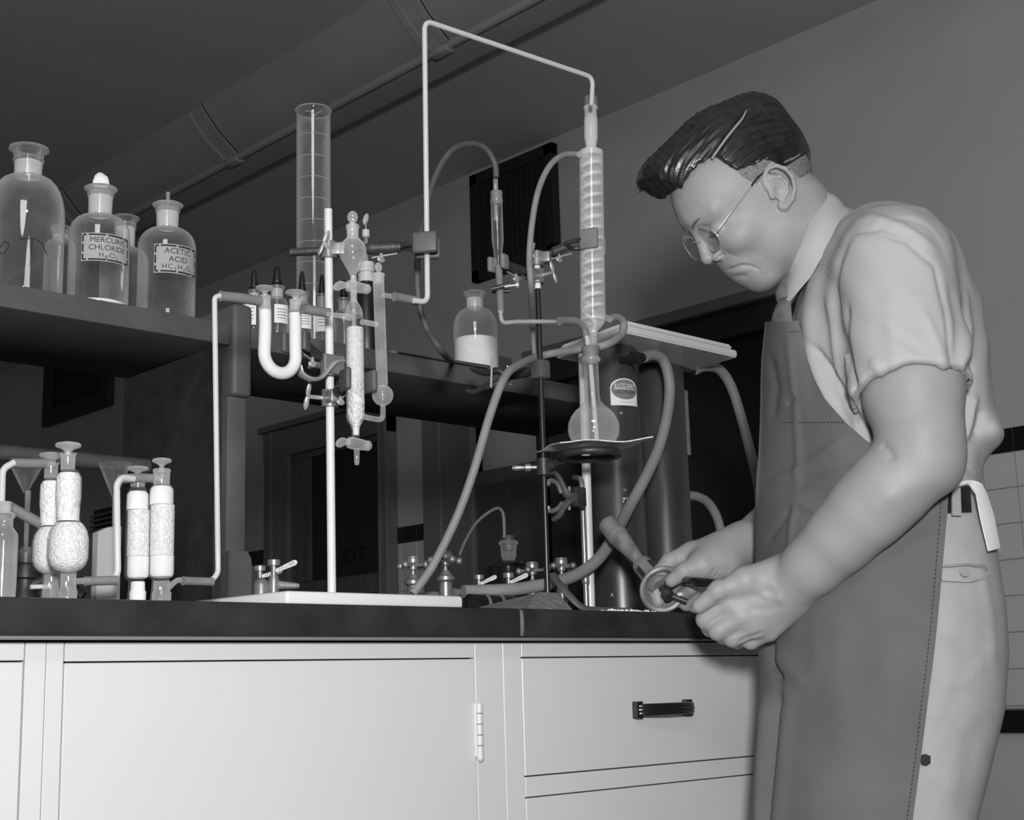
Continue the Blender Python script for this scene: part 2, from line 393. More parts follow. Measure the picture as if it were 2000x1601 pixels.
# the big dark doorway behind the deionizer and the man
t0 = W(1250, 648); t1 = W(1530, 568)
zt = (t0[2]+t1[2])/2; ye0 = W(1640, 700)[1]; ye1 = W(1095, 800)[1]
dr3 = thing('door_3', (XW, (ye0+ye1)/2, 0), None, None); dr3['kind'] = 'structure'
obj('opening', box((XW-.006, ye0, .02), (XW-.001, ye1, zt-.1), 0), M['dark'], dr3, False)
obj('header', box((XW-.05, ye0-.1, zt-.13), (XW-.002, ye1+.1, zt-.03), .005), M['trimdark'], dr3, False)
obj('header_cap', box((XW-.09, ye0-.13, zt-.03), (XW-.002, ye1+.13, zt+.015), .008), M['trim'], dr3, False)
for yy in (ye0-.1, ye1):
    obj('jamb', box((XW-.05, yy, 0), (XW-.002, yy+.1, zt-.13), .005), M['trimdark'], dr3, False)

# tile wainscot, tile by tile, where it shows; a black course on top
TS = .108
zb = W(1955, 838)[2]                     # top of the black course
tme = None
def tile_piece(y, z, w, h, black=False):
    bm = box((XW-.008, y+.0012, z+.0012), (XW-.0005, y+w-.0012, z+h-.0012), .0015, 1)
    return obj('tile', bm, M['btile'] if black else M['tile'], wall, False)
def tile_field(ya, yb, zlo, offs=0., th=.075):
    proto = {}
    y = ya
    while y < yb-.01:
        w = min(TS, yb-y)
        z = zb
        k = 0
        while z > zlo:
            h = th if k == 0 else TS
            z -= h
            key = (round(w, 4), k == 0)
            if key not in proto:
                o = tile_piece(y, z, w, h, k == 0); proto[key] = (o.data, y, z)
            else:
                me, py, pz = proto[key]; instance('tile', me, wall, (0, y-py, z-pz))
            k += 1
        y += w
    bm = box((XW-.003, ya, zlo), (XW-.0002, yb, zb)); obj('grout', bm, M['grout'], wall, False)
tile_field(.28, 1.25, .70)
tile_field(f2l, fr_, 1.15)
tile_field(fl, fl+.40, 1.20)
# low black ledge and pale panel behind the man
tr = W(1960, 1362); tb = W(1960, 1412)
led = thing('wall_bench', (XW-.1, .5, 0), 'dark topped pale bench against the tiled wall behind the man', 'bench')
obj('top', box((XW-.20, -.3, tb[2]-.02), (XW-.001, 1.5, tr[2]-.03), .006), M['btile'], led, False)
obj('body', box((XW-.17, -.28, 0), (XW-.001, 1.48, tb[2]-.021), .004), M['enamel'], led, False)
obj('knob', ball((XW-.13, at(1945,1362,X=XW-.13)[1], tr[2]-.012), .02, .028, .018), M['black'], led)

# dark window and vent seen far away under the left shelf
a = W(112, 725); c = W(210, 808)
w2 = thing('window_2', (XW, a[1], a[2]), None, None); w2['kind'] = 'structure'
yA, yB = sorted((a[1], W(210, 735)[1])); zA, zB = sorted((W(112, 800)[2], a[2]))
obj('pane', box((XW-.02, yA, zA), (XW-.002, yB, zB)), M['dark'], w2, False)
for (p, q) in (((yA-.1, zA-.1), (yA, zB+.1)), ((yB, zA-.1), (yB+.1, zB+.1)), ((yA, zB), (yB, zB+.1)), ((yA, zA-.1), (yB, zA))):
    obj('frame', box((XW-.05, p[0], p[1]), (XW-.002, q[0], q[1]), .004), M['trimdark'], w2, False)
p = W(190, 1003); q = W(242, 1030)
vt = thing('wall_vent', (XW-.02, (p[1]+q[1])/2, q[2]), 'pale slatted vent far off on the right wall, low under the left shelf', 'vent')
for k in range(4):
    zz = q[2]+(p[2]-q[2])*k/4
    obj('slat', box((XW-.05, min(p[1], q[1]), zz), (XW-.005, max(p[1], q[1]), zz+(p[2]-q[2])*.12), .002), M['trim'], vt, False)
obj('backing', box((XW-.012, min(p[1], q[1])-.02, q[2]-.02), (XW-.002, max(p[1], q[1])+.02, p[2]+.02)), M['trimdark'], vt, False)
# number on the glass of the door, read from behind
def text_bm(s, size, align='CENTER', ext=.0, font_scale=1.0):
    cu = bpy.data.curves.new('txt', 'FONT'); cu.body = s; cu.size = size; cu.align_x = align; cu.align_y = 'CENTER'; cu.extrude = ext; cu.resolution_u = 3
    cu.offset = 0
    o = bpy.data.objects.new('txt', cu); COL.objects.link(o)
    dg = bpy.context.evaluated_depsgraph_get(); me = bpy.data.meshes.new_from_object(o.evaluated_get(dg))
    bm = bmesh.new(); bm.from_mesh(me)
    bpy.data.objects.remove(o); bpy.data.curves.remove(cu); bpy.data.meshes.remove(me)
    return bm
def map_bm(bm, fn):
    for v in bm.verts: v.co = Vector([float(a) for a in fn(v.co)])
    return bm
c = W(706, 1084); hgt = abs(W(706, 1072)[2]-W(706, 1097)[2])
bm = text_bm('212', hgt*1.38)
map_bm(bm, lambda v: (XW-.0445, c[1]+v.x*1.5, c[2]+v.y))      # mirrored: seen from inside the room
obj('number', bm, M['ink'], dr1, False)
# ================================================================ bench
ZT, TH = .918, .036
XJ = at(1020, 1212, Y=0)[0]; XE = 2.02; BD = 1.15
bench = thing('worktop', (1.0, .5, ZT-TH), 'long black stone worktop of the laboratory bench over white cabinets', 'worktop')
obj('slab', box((-.35, 0, ZT-TH), (XJ-.0009, BD, ZT), .0045, 3), M['slab'], bench)
obj('slab', box((XJ+.0009, 0, ZT-TH), (XE, BD, ZT), .0045, 3), M['slab'], bench)
obj('joint_filler', box((XJ-.0009, .0012, ZT-TH+.002), (XJ+.0009, BD-.01, ZT-.002)), M['strip'], bench, False)
obj('edge_strip', box((-.35, .003, ZT-TH-.0035), (XE-.002, .012, ZT-TH), .001, 1), M['strip'], bench, False)
CF = .028                                 # cabinet face plane, recessed below the slab
def fx(px, py, Y=None): return at(px, py, Y=CF if Y is None else Y)[0]
def fz(px, py, Y=None): return at(px, py, Y=CF if Y is None else Y)[2]
zc = ZT-TH-.0035
def cabinet(x0, x1, label, panels):
    t = thing('base_cabinet', ((x0+x1)/2, BD/2, 0), label, 'cabinet', None)
    # carcass: face frame with openings + box behind
    obj('carcass', box((x0+.0006, CF+.012, .08), (x1-.0006, BD-.03, zc-.001)), M['gap'], t, False)
    obj('plinth', box((x0+.001, CF+.06, 0), (x1-.001, BD-.06, .079)), M['slab'], t, False)
    zt_ = max(p[3] for p in panels); g = .0016
    xs0 = min(p[0] for p in panels); xs1 = max(p[1] for p in panels)
    obj('top_rail', box((xs0-.0003, CF, zt_+g), (xs1+.0003, CF+.0118, zc-.001), .0006, 1), M['enamel'], t, False)
    obj('stile', box((x0+.0004, CF, .08), (xs0-g, CF+.0118, zc-.001), .0006, 1), M['enamel'], t, False)
    obj('stile', box((xs1+g, CF, .08), (x1-.0004, CF+.0118, zc-.001), .0006, 1), M['enamel'], t, False)
    zs = sorted(panels, key=lambda p: -p[3])
    for a, b in zip(zs, zs[1:]):
        obj('rail', box((xs0-.0003, CF, b[3]+g), (xs1+.0003, CF+.0118, a[2]-g), .0006, 1), M['enamel'], t, False)
    out = [t]
    for (a, b, c, d, nm) in panels:
        out.append(obj(nm, box((a, CF+.0004, c), (b, CF+.0115, d), .0008, 1), M['enamel'], t, False))
    obj('bottom_rail', box((xs0-.0003, CF, .08), (xs1+.0003, CF+.0118, min(p[2] for p in panels)-g), .0006, 1), M['enamel'], t, False)
    return out
zd = fz(500, 1291)
xA1 = fx(90, 1300); xB1 = fx(985, 1400); xL = fx(127, 1300); xR = fx(926, 1300)
cabinet(-.33, xA1, 'white cabinet cut by the left edge of the photo, beside the wide door', [(-.25, fx(46, 1300), .13, fz(20, 1293), 'door')])
cb, dr_ = cabinet(xA1, xB1, 'white base cabinet with one wide plain door and a painted hinge', [(xL, xR, .13, zd, 'door')])
hx = fx(933, 1430); h0, h1 = fz(933, 1487), fz(933, 1372)
hg = obj('hinge', box((hx-.0052, CF-.002, h0+.006), (hx+.0052, CF+.001, h1), .0008, 1), M['enamel'], dr_, False)
for k in range(5):
    za = h0+.006+(h1-h0-.006)*k/5; zb_ = h0+.006+(h1-h0-.006)*(k+1)/5
    obj('knuckle', lathe([(0, .0040), (.0005, .0046), (zb_-za-.0012, .0046), (zb_-za-.0007, .0040)], (hx, CF-.0035, za+.0003), n=14), M['enamel'], dr_)
obj('hinge_tip', ball((hx, CF-.0035, h0+.005), .0046, .0046, .0055), M['enamel'], dr_)
zd1t, zd1b = fz(1240, 1283), fz(1240, 1496); zd2t = fz(1240, 1537)
dc = cabinet(xB1, XE-.02, 'white drawer unit with a black drawer pull in front of the man', [(fx(1020, 1300), XE-.09, zd1b, zd1t, 'drawer'), (fx(1020, 1300), XE-.09, zd2t-.16, zd2t, 'drawer'), (fx(1020, 1300), XE-.09, .13, zd2t-.18, 'drawer')])
# black ribbed drawer pulls
def pull(draw, zc_):
    p0 = fx(1238, 1385); p1 = fx(1345, 1385)
    bm = newbm()
    L = p1-p0; N = 20
    secs = []
    for i in range(N+1):
        t = i/N; bow = math.sin(min(1, max(0, (t-.03)/.94))*math.pi)**.35
        secs.append((p0+L*t, CF-.004-.019*bow, bow))
    for (dz0, rr) in ((-.0048, .0036), (0, .0042), (.0048, .0036)):
        add_tube(bm, [(x, y, zc_+dz0) for x, y, b_ in secs], rr, 10)
    h = obj('pull_handle', bm, M['handle'], draw, True)
    for x in (p0+.003, p1-.008):
        obj('foot', box((x-.006, CF-.010, zc_-.0115), (x+.006, CF+.001, zc_+.0115), .0015), M['handle'], draw, False)
zc_ = fz(1290, 1384)
pull(dc[1], zc_)
pull(dc[2], zc_-(zd1t-zd2t))

# ================================================================ reagent rack
YS, YB = .40, .68
zs = at(487, 637, Y=YS)[2]; zu = at(487, 680, Y=YS)[2]
xp0, xp1 = at(443, 900, Y=YS)[0], at(485, 900, Y=YS)[0]
rack = thing('reagent_shelf', ((xp0+xp1)/2, .54, ZT), 'dark stone reagent shelf on posts standing along the middle of the bench', 'shelf')
XR = at(1296, 800, Y=YS)[0]
obj('shelf_board', box((.15, YS, zu), (xp0+.004, YB, zs), .003), M['shelf'], rack)
obj('shelf_board', box((xp1+.003, YS, zu), (XR, YB, zs), .003), M['shelf'], rack)
zbr = at(470, 865+0, Y=YS)[2]
zl = at(455, 690, Y=YS)[2]; zm = at(470, 775, Y=YS)[2]; zbs = at(465, 1085, Y=YS)[2]
# post: wide head that clasps the boards, waist, shaft and spreading foot
xh0, xh1 = at(452, 640, Y=YS)[0], at(490, 640, Y=YS)[0]
obj('post_head', box((xh0, YS-.006, zm), (xh1, YB, at(470, 595, Y=YS)[2]), .007, 3), M['shelf'], rack)
obj('post', box((xp0, YS, zbs), (xp1-.003, YB-.005, zm), .004), M['shelf'], rack)
fo = prism([(xp0+.001, YS-.006, zbs+.006), (xp1-.004, YS-.006, zbs+.006), (xp1+.002, YS-.006, zbs-.004), (xp1+.003, YS-.006, zbs-.012), (xp1+.003, YS-.006, ZT+.0005), (xp0+.001, YS-.006, ZT+.0005)], (0, YB-YS, 0))
obj('post_foot', fo, M['shelf'], rack, False)
obj('side_panel', box((xp0-.012, YS+.012, ZT+.0005), (xp0-.001, YB, zu-.0005), .001, 1), M['panel'], rack, False)
# support post near the right end of the board
obj('post', box((XR-.05, YS+.02, ZT+.0005), (XR-.012, YB-.02, zu-.0005), .004), M['panel'], rack)
ZS = zs
# ================================================================ bottles on the shelf
def to_cam(p):
    d = np.array([CAM[0]-p[0], CAM[1]-p[1], 0]); d /= np.linalg.norm(d)
    return d, np.array([-d[1], d[0], 0])       # towards the camera, and to the right of the picture
def wrap(bm, c, R, z, phi0, off=0.):
    """bend a flat drawing (x right, y up, z out) round an upright cylinder"""
    d, r_ = to_cam(c)
    def fn(v):
        a = phi0+v.x/R
        q = (R+off+v.z)*(math.cos(a)*d+math.sin(a)*r_)
        return (c[0]+q[0], c[1]+q[1], z+v.y)
    return map_bm(bm, fn)
def flat_grid(w, h, nx, ny=2, th=0.0002, arch=0.):
    bm = bmesh.new()
    def top(x): return h/2+arch*(math.sqrt(max(0, 1-(2*x/w)**2))) if arch else h/2
    F_, B_ = [], []
    for i in range(nx+1):
        x = -w/2+w*i/nx
        F_.append([bm.verts.new((x, -h/2+(top(x)+h/2)*j/ny, th)) for j in range(ny+1)])
        B_.append([bm.verts.new((x, -h/2+(top(x)+h/2)*j/ny, 0)) for j in range(ny+1)])
    for i in range(nx):
        for j in range(ny):
            bm.faces.new((F_[i][j], F_[i+1][j], F_[i+1][j+1], F_[i][j+1]))
            bm.faces.new((B_[i][j], B_[i][j+1], B_[i+1][j+1], B_[i+1][j]))
        bm.faces.new((F_[i][0], B_[i][0], B_[i+1][0], F_[i+1][0])); bm.faces.new((F_[i][ny], F_[i+1][ny], B_[i+1][ny], B_[i][ny]))
    for (k, fl_) in ((0, 0), (nx, 1)):
        for j in range(ny):
            bm.faces.new((F_[k][j], F_[k][j+1], B_[k][j+1], B_[k][j]) if not fl_ else (F_[k][j], B_[k][j], B_[k][j+1], F_[k][j+1]))
    return bm
def reagent_bottle(cx, y_top, y_lip, y_neck, y_sh, y_full, hl, hn, hb, Y, label, stopper=None, g='glass', n=48, group='reagent bottles on the shelf'):
    """bottle that stands on the shelf; heights in pixels of the photo in the upright plane Y"""
    z = lambda y: at(cx, y, Y=Y)[2]
    c = at(cx, (y_sh+y_full)/2, Y=Y); k = dep(c)/F; c[2] = ZS+.0006
    t = thing('reagent_bottle', c, label, 'bottle', group)
    R = hb*k; H = lambda y: z(y)-c[2]
    pr = [(0, R*.5), (0, R*.93), (.003, R*.985), (.008, R), (H(y_full), R)]
    hs, hf = H(y_sh), H(y_full)
    for i in range(1, 8):
        a = i/7*math.pi/2
        pr.append((hf+(hs-hf)*math.sin(a), hn*k+(R-hn*k)*max(math.cos(a), 0)**.9))
    pr += [(hs+(H(y_neck)-hs)*.5, hn*k*.97), (H(y_neck), hn*k*1.02), (H(y_neck)+.001, hn*k*1.10), (H(y_neck)+.004, hn*k*1.14), (H(y_neck)+.0055, hn*k*1.05)]
    if stopper is None:
        yf = (y_top+y_lip)/2
        pr += [(H(yf)-.005, hn*k*1.12), (H(yf)-.0026, hl*k*.9), (H(yf)-.001, hl*k), (H(yf)+.0012, hl*k*.98), (H(yf)+.002, hl*k*.9), (H(yf)+.0012, hn*k*.9), (H(y_neck), hn*k*.8), (hs-.002, hn*k*.82)]
        obj('glass_body', lathe(pr, c, n=n, cap1=False), M[g], t)
    else:
        obj('glass_body', lathe(pr, c, n=n, cap1=True), M[g], t)
        y0, y1, y2, hd, hk, edge = stopper     # top of knob, top of disc, underside of disc, disc radius, knob half width
        ym = (y1+y2)/2
        s = obj('stopper', lathe([(H(y_sh)+.004, hn*k*.78), (H(y_neck)+.005, hn*k*.86), (H(ym)-.004, hn*k*.8), (H(ym)-.0022, hd*k*.75), (H(ym)-.0008, hd*k*.97), (H(ym)+.0005, hd*k), (H(ym)+.0018, hd*k*.9), (H(ym)+.0028, hd*k*.5), (H(ym)+.004, hk*k*.7)], c, n=32), M['milk'], t)
        d, r_ = to_cam(c)
        ax = r_ if not edge else d
        h0, h1 = H(ym)+.002, H(y0)
        pts = []
        for (u_, v_) in ((-.8, 0), (-1., .35), (-.72, .8), (-.3, 1.), (.1, .97), (.75, .72), (1., .3), (.8, 0)):
            p = c+ax*hk*k*u_*(1 if not edge else 1.6); p[2] = c[2]+h0+(h1-h0)*v_; pts.append(p)
        wv = (d if not edge else r_)*hk*k*.7
        obj('stopper_grip', prism([p-wv/2 for p in pts], wv), M['milk'], t, False)
    # frosted ground neck
    obj('ground_neck', lathe([(hs+.002, hn*k*.8), (hs+.002, hn*k*.99), (H(y_neck), hn*k*1.03), (H(y_neck), hn*k*.8)], c, n=28, cap0=False, cap1=False), M['frost'], t)
    return t, c, R, k
bt1, c1, R1, k1 = reagent_bottle(53, 279, 303, 318, 347, 425, 38, 26, 72, .47, 'large open clear glass bottle at the left end of the shelf', None)
d, r_ = to_cam(c1)
# faint pencil scrawl on the large bottle
bm = newbm()
for path in ([(-.02, .0), (-.008, .002), (0, .003), (.009, -.002), (.016, -.016)], [(-.004, .002), (-.0045, -.02)]):
    add_tube(bm, [(x, y, .0004) for x, y in path], .0007, 6)
wrap(bm, c1, R1, at(68, 494, Y=.47)[2], .25); obj('pen_mark', bm, M['ink'], bt1)
bm = newbm()
add_tube(bm, [(.006*math.cos(a)*(1+.4*math.sin(2*a)), .008*math.sin(a), .0004) for a in np.linspace(.4, 7.5, 24)], .0006, 6)
wrap(bm, c1, R1, at(22, 500, Y=.47)[2], -.55); obj('pen_mark', bm, M['ink'], bt1)
bt2, c2, R2, k2 = reagent_bottle(195, 362, 378, 385, 424, 458, 26, 22.5, 57.5, .46, 'clear stoppered bottle lettered mercuric chloride, second from the left on the shelf', (338, 361, 377, 32, 16, False))
reagent_bottle(243, 417, 436, 446, 486, 515, 27, 19, 46, .575, 'open clear glass bottle half hidden behind the mercuric chloride bottle', None)
bt4, c4, R4, k4 = reagent_bottle(326.5, 394, 409, 416, 449, 487, 24, 21, 55.5, .46, 'clear stoppered bottle lettered acetic acid, at the right end of the left shelf', (374, 394, 408, 30, 10, True))
reagent_bottle(118, 440, 452, 460, 470, 492, 20, 15, 30, .60, 'clear bottle peeping out between the large open bottle and the mercuric chloride bottle', None)
obj('salt_layer', lathe([(.001, R2*.9), (.004, R2*.96), (.009, R2*.96), (.010, R2*.5)], c2, n=32), M['powder'], bt2)
# etched labels with stencil lettering and broken frame lines
def etched(t, c, R, k, x0, x1, y0, y1, cx, Y, lines):
    phi = lambda x: math.asin(max(-.97, min(.97, (x-cx)*k/R)))
    p0, p1 = phi(x0), phi(x1); w = (p1-p0)*R; zm_ = (at(cx, y0, Y=Y)[2]+at(cx, y1, Y=Y)[2])/2; h = abs(at(cx, y0, Y=Y)[2]-at(cx, y1, Y=Y)[2])
    pm = (p0+p1)/2
    lb = obj('label', wrap(flat_grid(w, h, 22), c, R, zm_, pm, .0004), M['labelg'], t)
    bm = newbm(); b = h*.055; m_ = h*.06
    def bar(xa, ya, xb_, yb_):
        g = flat_grid(xb_-xa, yb_-ya, max(2, int((xb_-xa)/w*22)), 1, .0002)
        for v in g.verts: v.co += Vector(((xa+xb_)/2, (ya+yb_)/2, 0))
        merge(bm, g)
    for s in (1, -1):
        for (a, e) in ((-.47, -.40), (-.36, -.05), (-.01, .30), (.34, .47)):
            yy = s*(h/2-m_)-b/2; bar(a*w, yy, e*w, yy+b)
        for (a, e) in ((-.42, -.24), (-.16, .12), (.2, .42)):
            xx = s*w*.47-b/2; bar(xx, a*h, xx+b, e*h)
    wrap(bm, c, R, zm_, pm, .0007); obj('label_border', bm, M['ink'], lb, False)
    lay = []
    for ln_ in lines:
        if isinstance(ln_[0], str): lay.append(ln_); continue
        tot = []; xx = 0
        for g in ln_[0]:
            sub = g.isdigit() or g.islower() and False
            sz = ln_[2]*(.68 if g.isdigit() else 1); q = text_bm(g, sz*h, 'LEFT'); xs = [v.co.x for v in q.verts]; wd_ = max(xs)-min(xs); q.free()
            tot.append((g, xx+wd_/2, -.07 if g.isdigit() else (-.05 if g in 'g' else 0), sz)); xx += wd_+.05*h
        for g, x_, y_, sz in tot: lay.append((g, (x_-xx/2)/w+.03, ln_[1]+y_, sz))
    for (s, x, y, sz) in lay:
        tb_ = text_bm(s, sz*h)
        for v in tb_.verts: v.co += Vector((x*w, y*h, 0))
        bmesh.ops.triangulate(tb_, faces=tb_.faces[:])
        wrap(tb_, c, R, zm_, pm, .0008); obj('lettering', tb_, M['ink'], lb, False)
etched(bt2, c2, R2, k2, 163, 248, 473, 527, 195, .46, [('MERCURIC', .02, .25, .27), ('CHLORIDE', .0, -.02, .27), (('H', 'g', 'Cl', '2'), -.28, .24)])
etched(bt4, c4, R4, k4, 303, 379, 493, 549, 326.5, .46, [('ACETIC', .0, .26, .27), ('ACID', .0, -.02, .27), (('H', 'C', '2', 'H', '3', 'O', '2'), -.28, .24)])

# ---------------------------------------------------------------- right-hand shelf
def dropper(cx, yb0, yb1, yf, yn, ysh, hb, hf, hw, Y, label, lab=None):
    z = lambda y: at(cx, y, Y=Y)[2]
    c = at(cx, ysh, Y=Y); k = dep(c)/F; c[2] = ZS+.0006; H = lambda y: z(y)-c[2]
    t = thing('dropping_bottle', c, label, 'bottle', 'small dropping bottles on the shelf')
    R = hw*k; hn = hf*.8*k
    pr = [(0, R*.5), (0, R*.92), (.003, R), (H(ysh)-.004, R)]
    hs, hfull = H(yn), H(ysh)-.004
    for i in range(1, 6):
        a = i/5*math.pi/2; pr.append((hfull+(hs-hfull)*math.sin(a), hn+(R-hn)*math.cos(a)))
    pr += [(H(yf)-.005, hn), (H(yf)-.003, hf*k), (H(yf), hf*k), (H(yf)+.001, hn)]
    obj('glass_body', lathe(pr, c, n=32), M['glass'], t)
    obj('ground_neck', lathe([(hs+.001, hn*.7), (hs+.001, hn*.93), (H(yf)-.004, hn*.95), (H(yf)-.004, hn*.6)], c, n=24, cap0=False, cap1=False), M['frost'], t)
    h0, h1 = H(yb1), H(yb0)
    obj('rubber_bulb', lathe([(h0-.002, hb*k*.7), (h0, hb*k*1.25), (h0+.002, hb*k*1.3), (h0+.003, hb*k*1.05), (h0+(h1-h0)*.4, hb*k*.95), (h1-.006, hb*k*.72), (h1-.001, hb*k*.42), (h1, hb*k*.12)], c, n=20), M['black'], t)
    obj('pipette', lathe([(.004, .0009), (H(yn)-.004, .0016), (H(yn), .0022), (h0-.002, .0025)], c, n=12), M['milk'], t)
    if lab:
        ya, yb_, x0, x1 = lab
        bm = flat_grid((x1-x0)*k, abs(z(ya)-z(yb_)), 12); wrap(bm, c, R, (z(ya)+z(yb_))/2, ((x0+x1)/2-cx)*k/R, .0003)
        lb = obj('paper_label', bm, M['labelw'], t)
        bm = newbm()
        for i in range(4):
            g = flat_grid((x1-x0)*k*(.7-.1*(i % 2)), .0008, 8, 1); zz = z(ya)+(z(yb_)-z(ya))*(.25+.16*i)
            wrap(g, c, R, zz, ((x0+x1)/2-cx)*k/R, .0006); merge(bm, g)
        obj('print_lines', bm, M['ink'], lb, False)
    return t
Yd = .45
dropper(496, 525, 562, 568, 583, 600, 6.5, 12, 24, Yd, 'dropping bottle with black bulb nearest the shelf post', (597, 640, 478, 500))
dropper(541, 519, 553, 560, 582, 606, 8, 15, 23, Yd, 'dropping bottle with the widest frosted neck and tall black bulb', (600, 636, 536, 565))
dropper(590, 529, 566, 572, 592, 608, 6.5, 14, 21, Yd, 'dropping bottle with printed paper label behind the right arm of the U tube', (614, 646, 580, 610))
dropper(629, 536, 572, 576, 603, 612, 6, 13, 20, .49, 'dropping bottle just left behind the white stand rod', (612, 652, 617, 640))
dropper(672, 546, 578, 584, 606, 622, 6.5, 14, 20, Yd, 'dropping bottle just right of the white stand rod, behind the wide glass column')

# tall graduated cylinder
Yc = .56; cx = 612.5
c = at(cx, 420, Y=Yc); kc = dep(c)/F; c[2] = ZS+.0006; H = lambda y: at(cx, y, Y=Yc)[2]-c[2]
gc = thing('graduated_cylinder', c, 'tall clear graduated cylinder towering above the small dropping bottles', 'cylinder')
R = 33.5*kc
obj('glass_body', lathe([(.012, R*.6), (.013, R*.97), (.02, R), (H(216)-.012, R), (H(216)-.003, R*1.03), (H(216)-.001, R*1.09), (H(216), R*1.06), (H(216)-.004, R*.97), (.03, R*.96)], c, n=56, cap1=False), M['clear'], gc)
obj('rim', lathe([(H(216)-.002, R*1.04), (H(216)-.0008, R*1.1), (H(216)+.0006, R*1.06), (H(216)-.0004, R*1.0)], c, n=56, cap0=False, cap1=False), M['milk'], gc)
obj('foot', lathe([(0, R*1.5), (.004, R*1.52), (.009, R*1.1), (.013, R*.9)], c, n=40), M['glass'], gc)
d, r_ = to_cam(c)
def arc(bm, z, a0, a1, rr=.0005, n=22):
    add_tube(bm, [c+np.array([0, 0, z])+(R+.0004)*(math.cos(a)*d+math.sin(a)*r_) for a in np.linspace(a0, a1, n)], rr, 5)
for i, y in enumerate((272, 314, 355, 396, 438, 480, 520, 562)):
    bm = newbm(); arc(bm, H(y), -1.25, 1.1); obj('graduation', bm, M['milk'], gc)
bm = newbm()
for i in range(70):
    z = H(280)-(H(280)-H(600))*i/70
    if i % 8: arc(bm, z, .55, .55+(.35 if i % 4 == 0 else .22), .0003, 5)
o = obj('fine_graduations', bm, M['milk'], gc); o['kind'] = 'stuff'
for i, s in enumerate(('10', '9', '8', '7', '6', '5', '4')):
    tb_ = text_bm(s, .012); bmesh.ops.triangulate(tb_, faces=tb_.faces[:])
    wrap(tb_, c, R, H(267+41.4*i)+.002, -.95, .0005); obj('numeral', tb_, M['milk'], gc, False)
# pouring lip drawn in at the top front
obj('pouring_lip', tube([c+np.array([0, 0, H(233)+dz_])+(R*1.005)*(math.cos(a)*d+math.sin(a)*r_) for a, dz_ in ((-.5, .004), (-.2, .002), (.02, -.002), (.12, -.006), (.2, -.001), (.5, .004))], .0007, 6), M['milk'], gc)

# dark bottle with a ribbed pale cap and a dropper rod, behind the column
cx, Y = 716, .52
c = at(cx, 600, Y=Y); k = dep(c)/F; c[2] = ZS+.0006; H = lambda y: at(cx, y, Y=Y)[2]-c[2]
t = thing('dark_bottle', c, 'dark bottle with ribbed pale cap standing behind the column bulb', 'bottle')
obj('glass_body', lathe([(0, 32*k), (.003, 34*k), (H(585), 34*k), (H(565), 26*k), (H(556), 14*k), (H(548), 14*k)], c, n=36), M['black'], t)
cap = obj('cap', lathe([(H(552), 13*k), (H(552), 16*k), (H(536), 16.5*k), (H(535), 13*k), (H(533), 13*k), (H(532), 16.5*k), (H(526), 16.5*k), (H(525), 15.5*k), (H(524), 16.5*k), (H(514), 16*k), (H(513), 10*k)], c, n=36), M['whiterod'], t)
obj('rod', lathe([(H(514), 4*k), (H(470), 3.6*k), (H(465), 3*k)], c+0, n=12), M['milk'], t)
obj('collar', lathe([(H(464), 6*k), (H(463), 7.5*k), (H(450), 7.5*k), (H(449), 5*k)], c, n=20), M['whiterod'], t)
obj('stem', lathe([(H(449), 1.6*k), (H(436), 1.6*k)], c, n=10), M['milk'], t)
obj('tip', ball(c+np.array([0, 0, H(428)]), 6*k, 4*k, 12*k, Matrix.Rotation(-.3, 3, Vector(d))), M['frost'], t)

# jar of white powder, cork, thin dark strip
pb, pc, pR, pk = reagent_bottle(928, 566, 580, 584, 604, 644, 22, 16, 43.5, .46, 'clear open bottle half full of white powder on the right shelf', None, group=None)
zf = at(928, 664, Y=.46)[2]-pc[2]
pw = obj('powder', lathe([(.002, pR*.9), (.008, pR*.975), (zf-.004, pR*.975), (zf+.001, pR*.9), (zf+.003, pR*.5), (zf+.004, pR*.05)], pc, n=40), M['powder'], pb)
c = at(767, 690, Y=.44); c[2] = ZS+.0006; k = dep(c)/F
cork = thing('cork', c, 'short grey cork standing alone on the right shelf', 'cork')
obj('cork_body', lathe([(0, 10.5*k), (.001, 11*k), (.0118, 9.5*k), (.0125, 9*k)], c, n=24), M['rubber'], cork)
pa, pb_ = at(775, 694, Y=YS+.004), at(950, 727, Y=YS+.004)
st = thing('dark_strip', (pa[0], YS+.02, ZS), 'thin dark flat strip lying along the edge of the right shelf', 'strip')
pts = [(pa[0], ZS+.0006), (pb_[0], ZS+.0006), (pb_[0]+.004, ZS+.003), (pb_[0], ZS+.006), (pa[0]+.02, ZS+.0025)]
obj('strip_body', prism([(x, YS-.004, z) for x, z in pts], (0, .045, 0)), M['rubberd'], st, False)
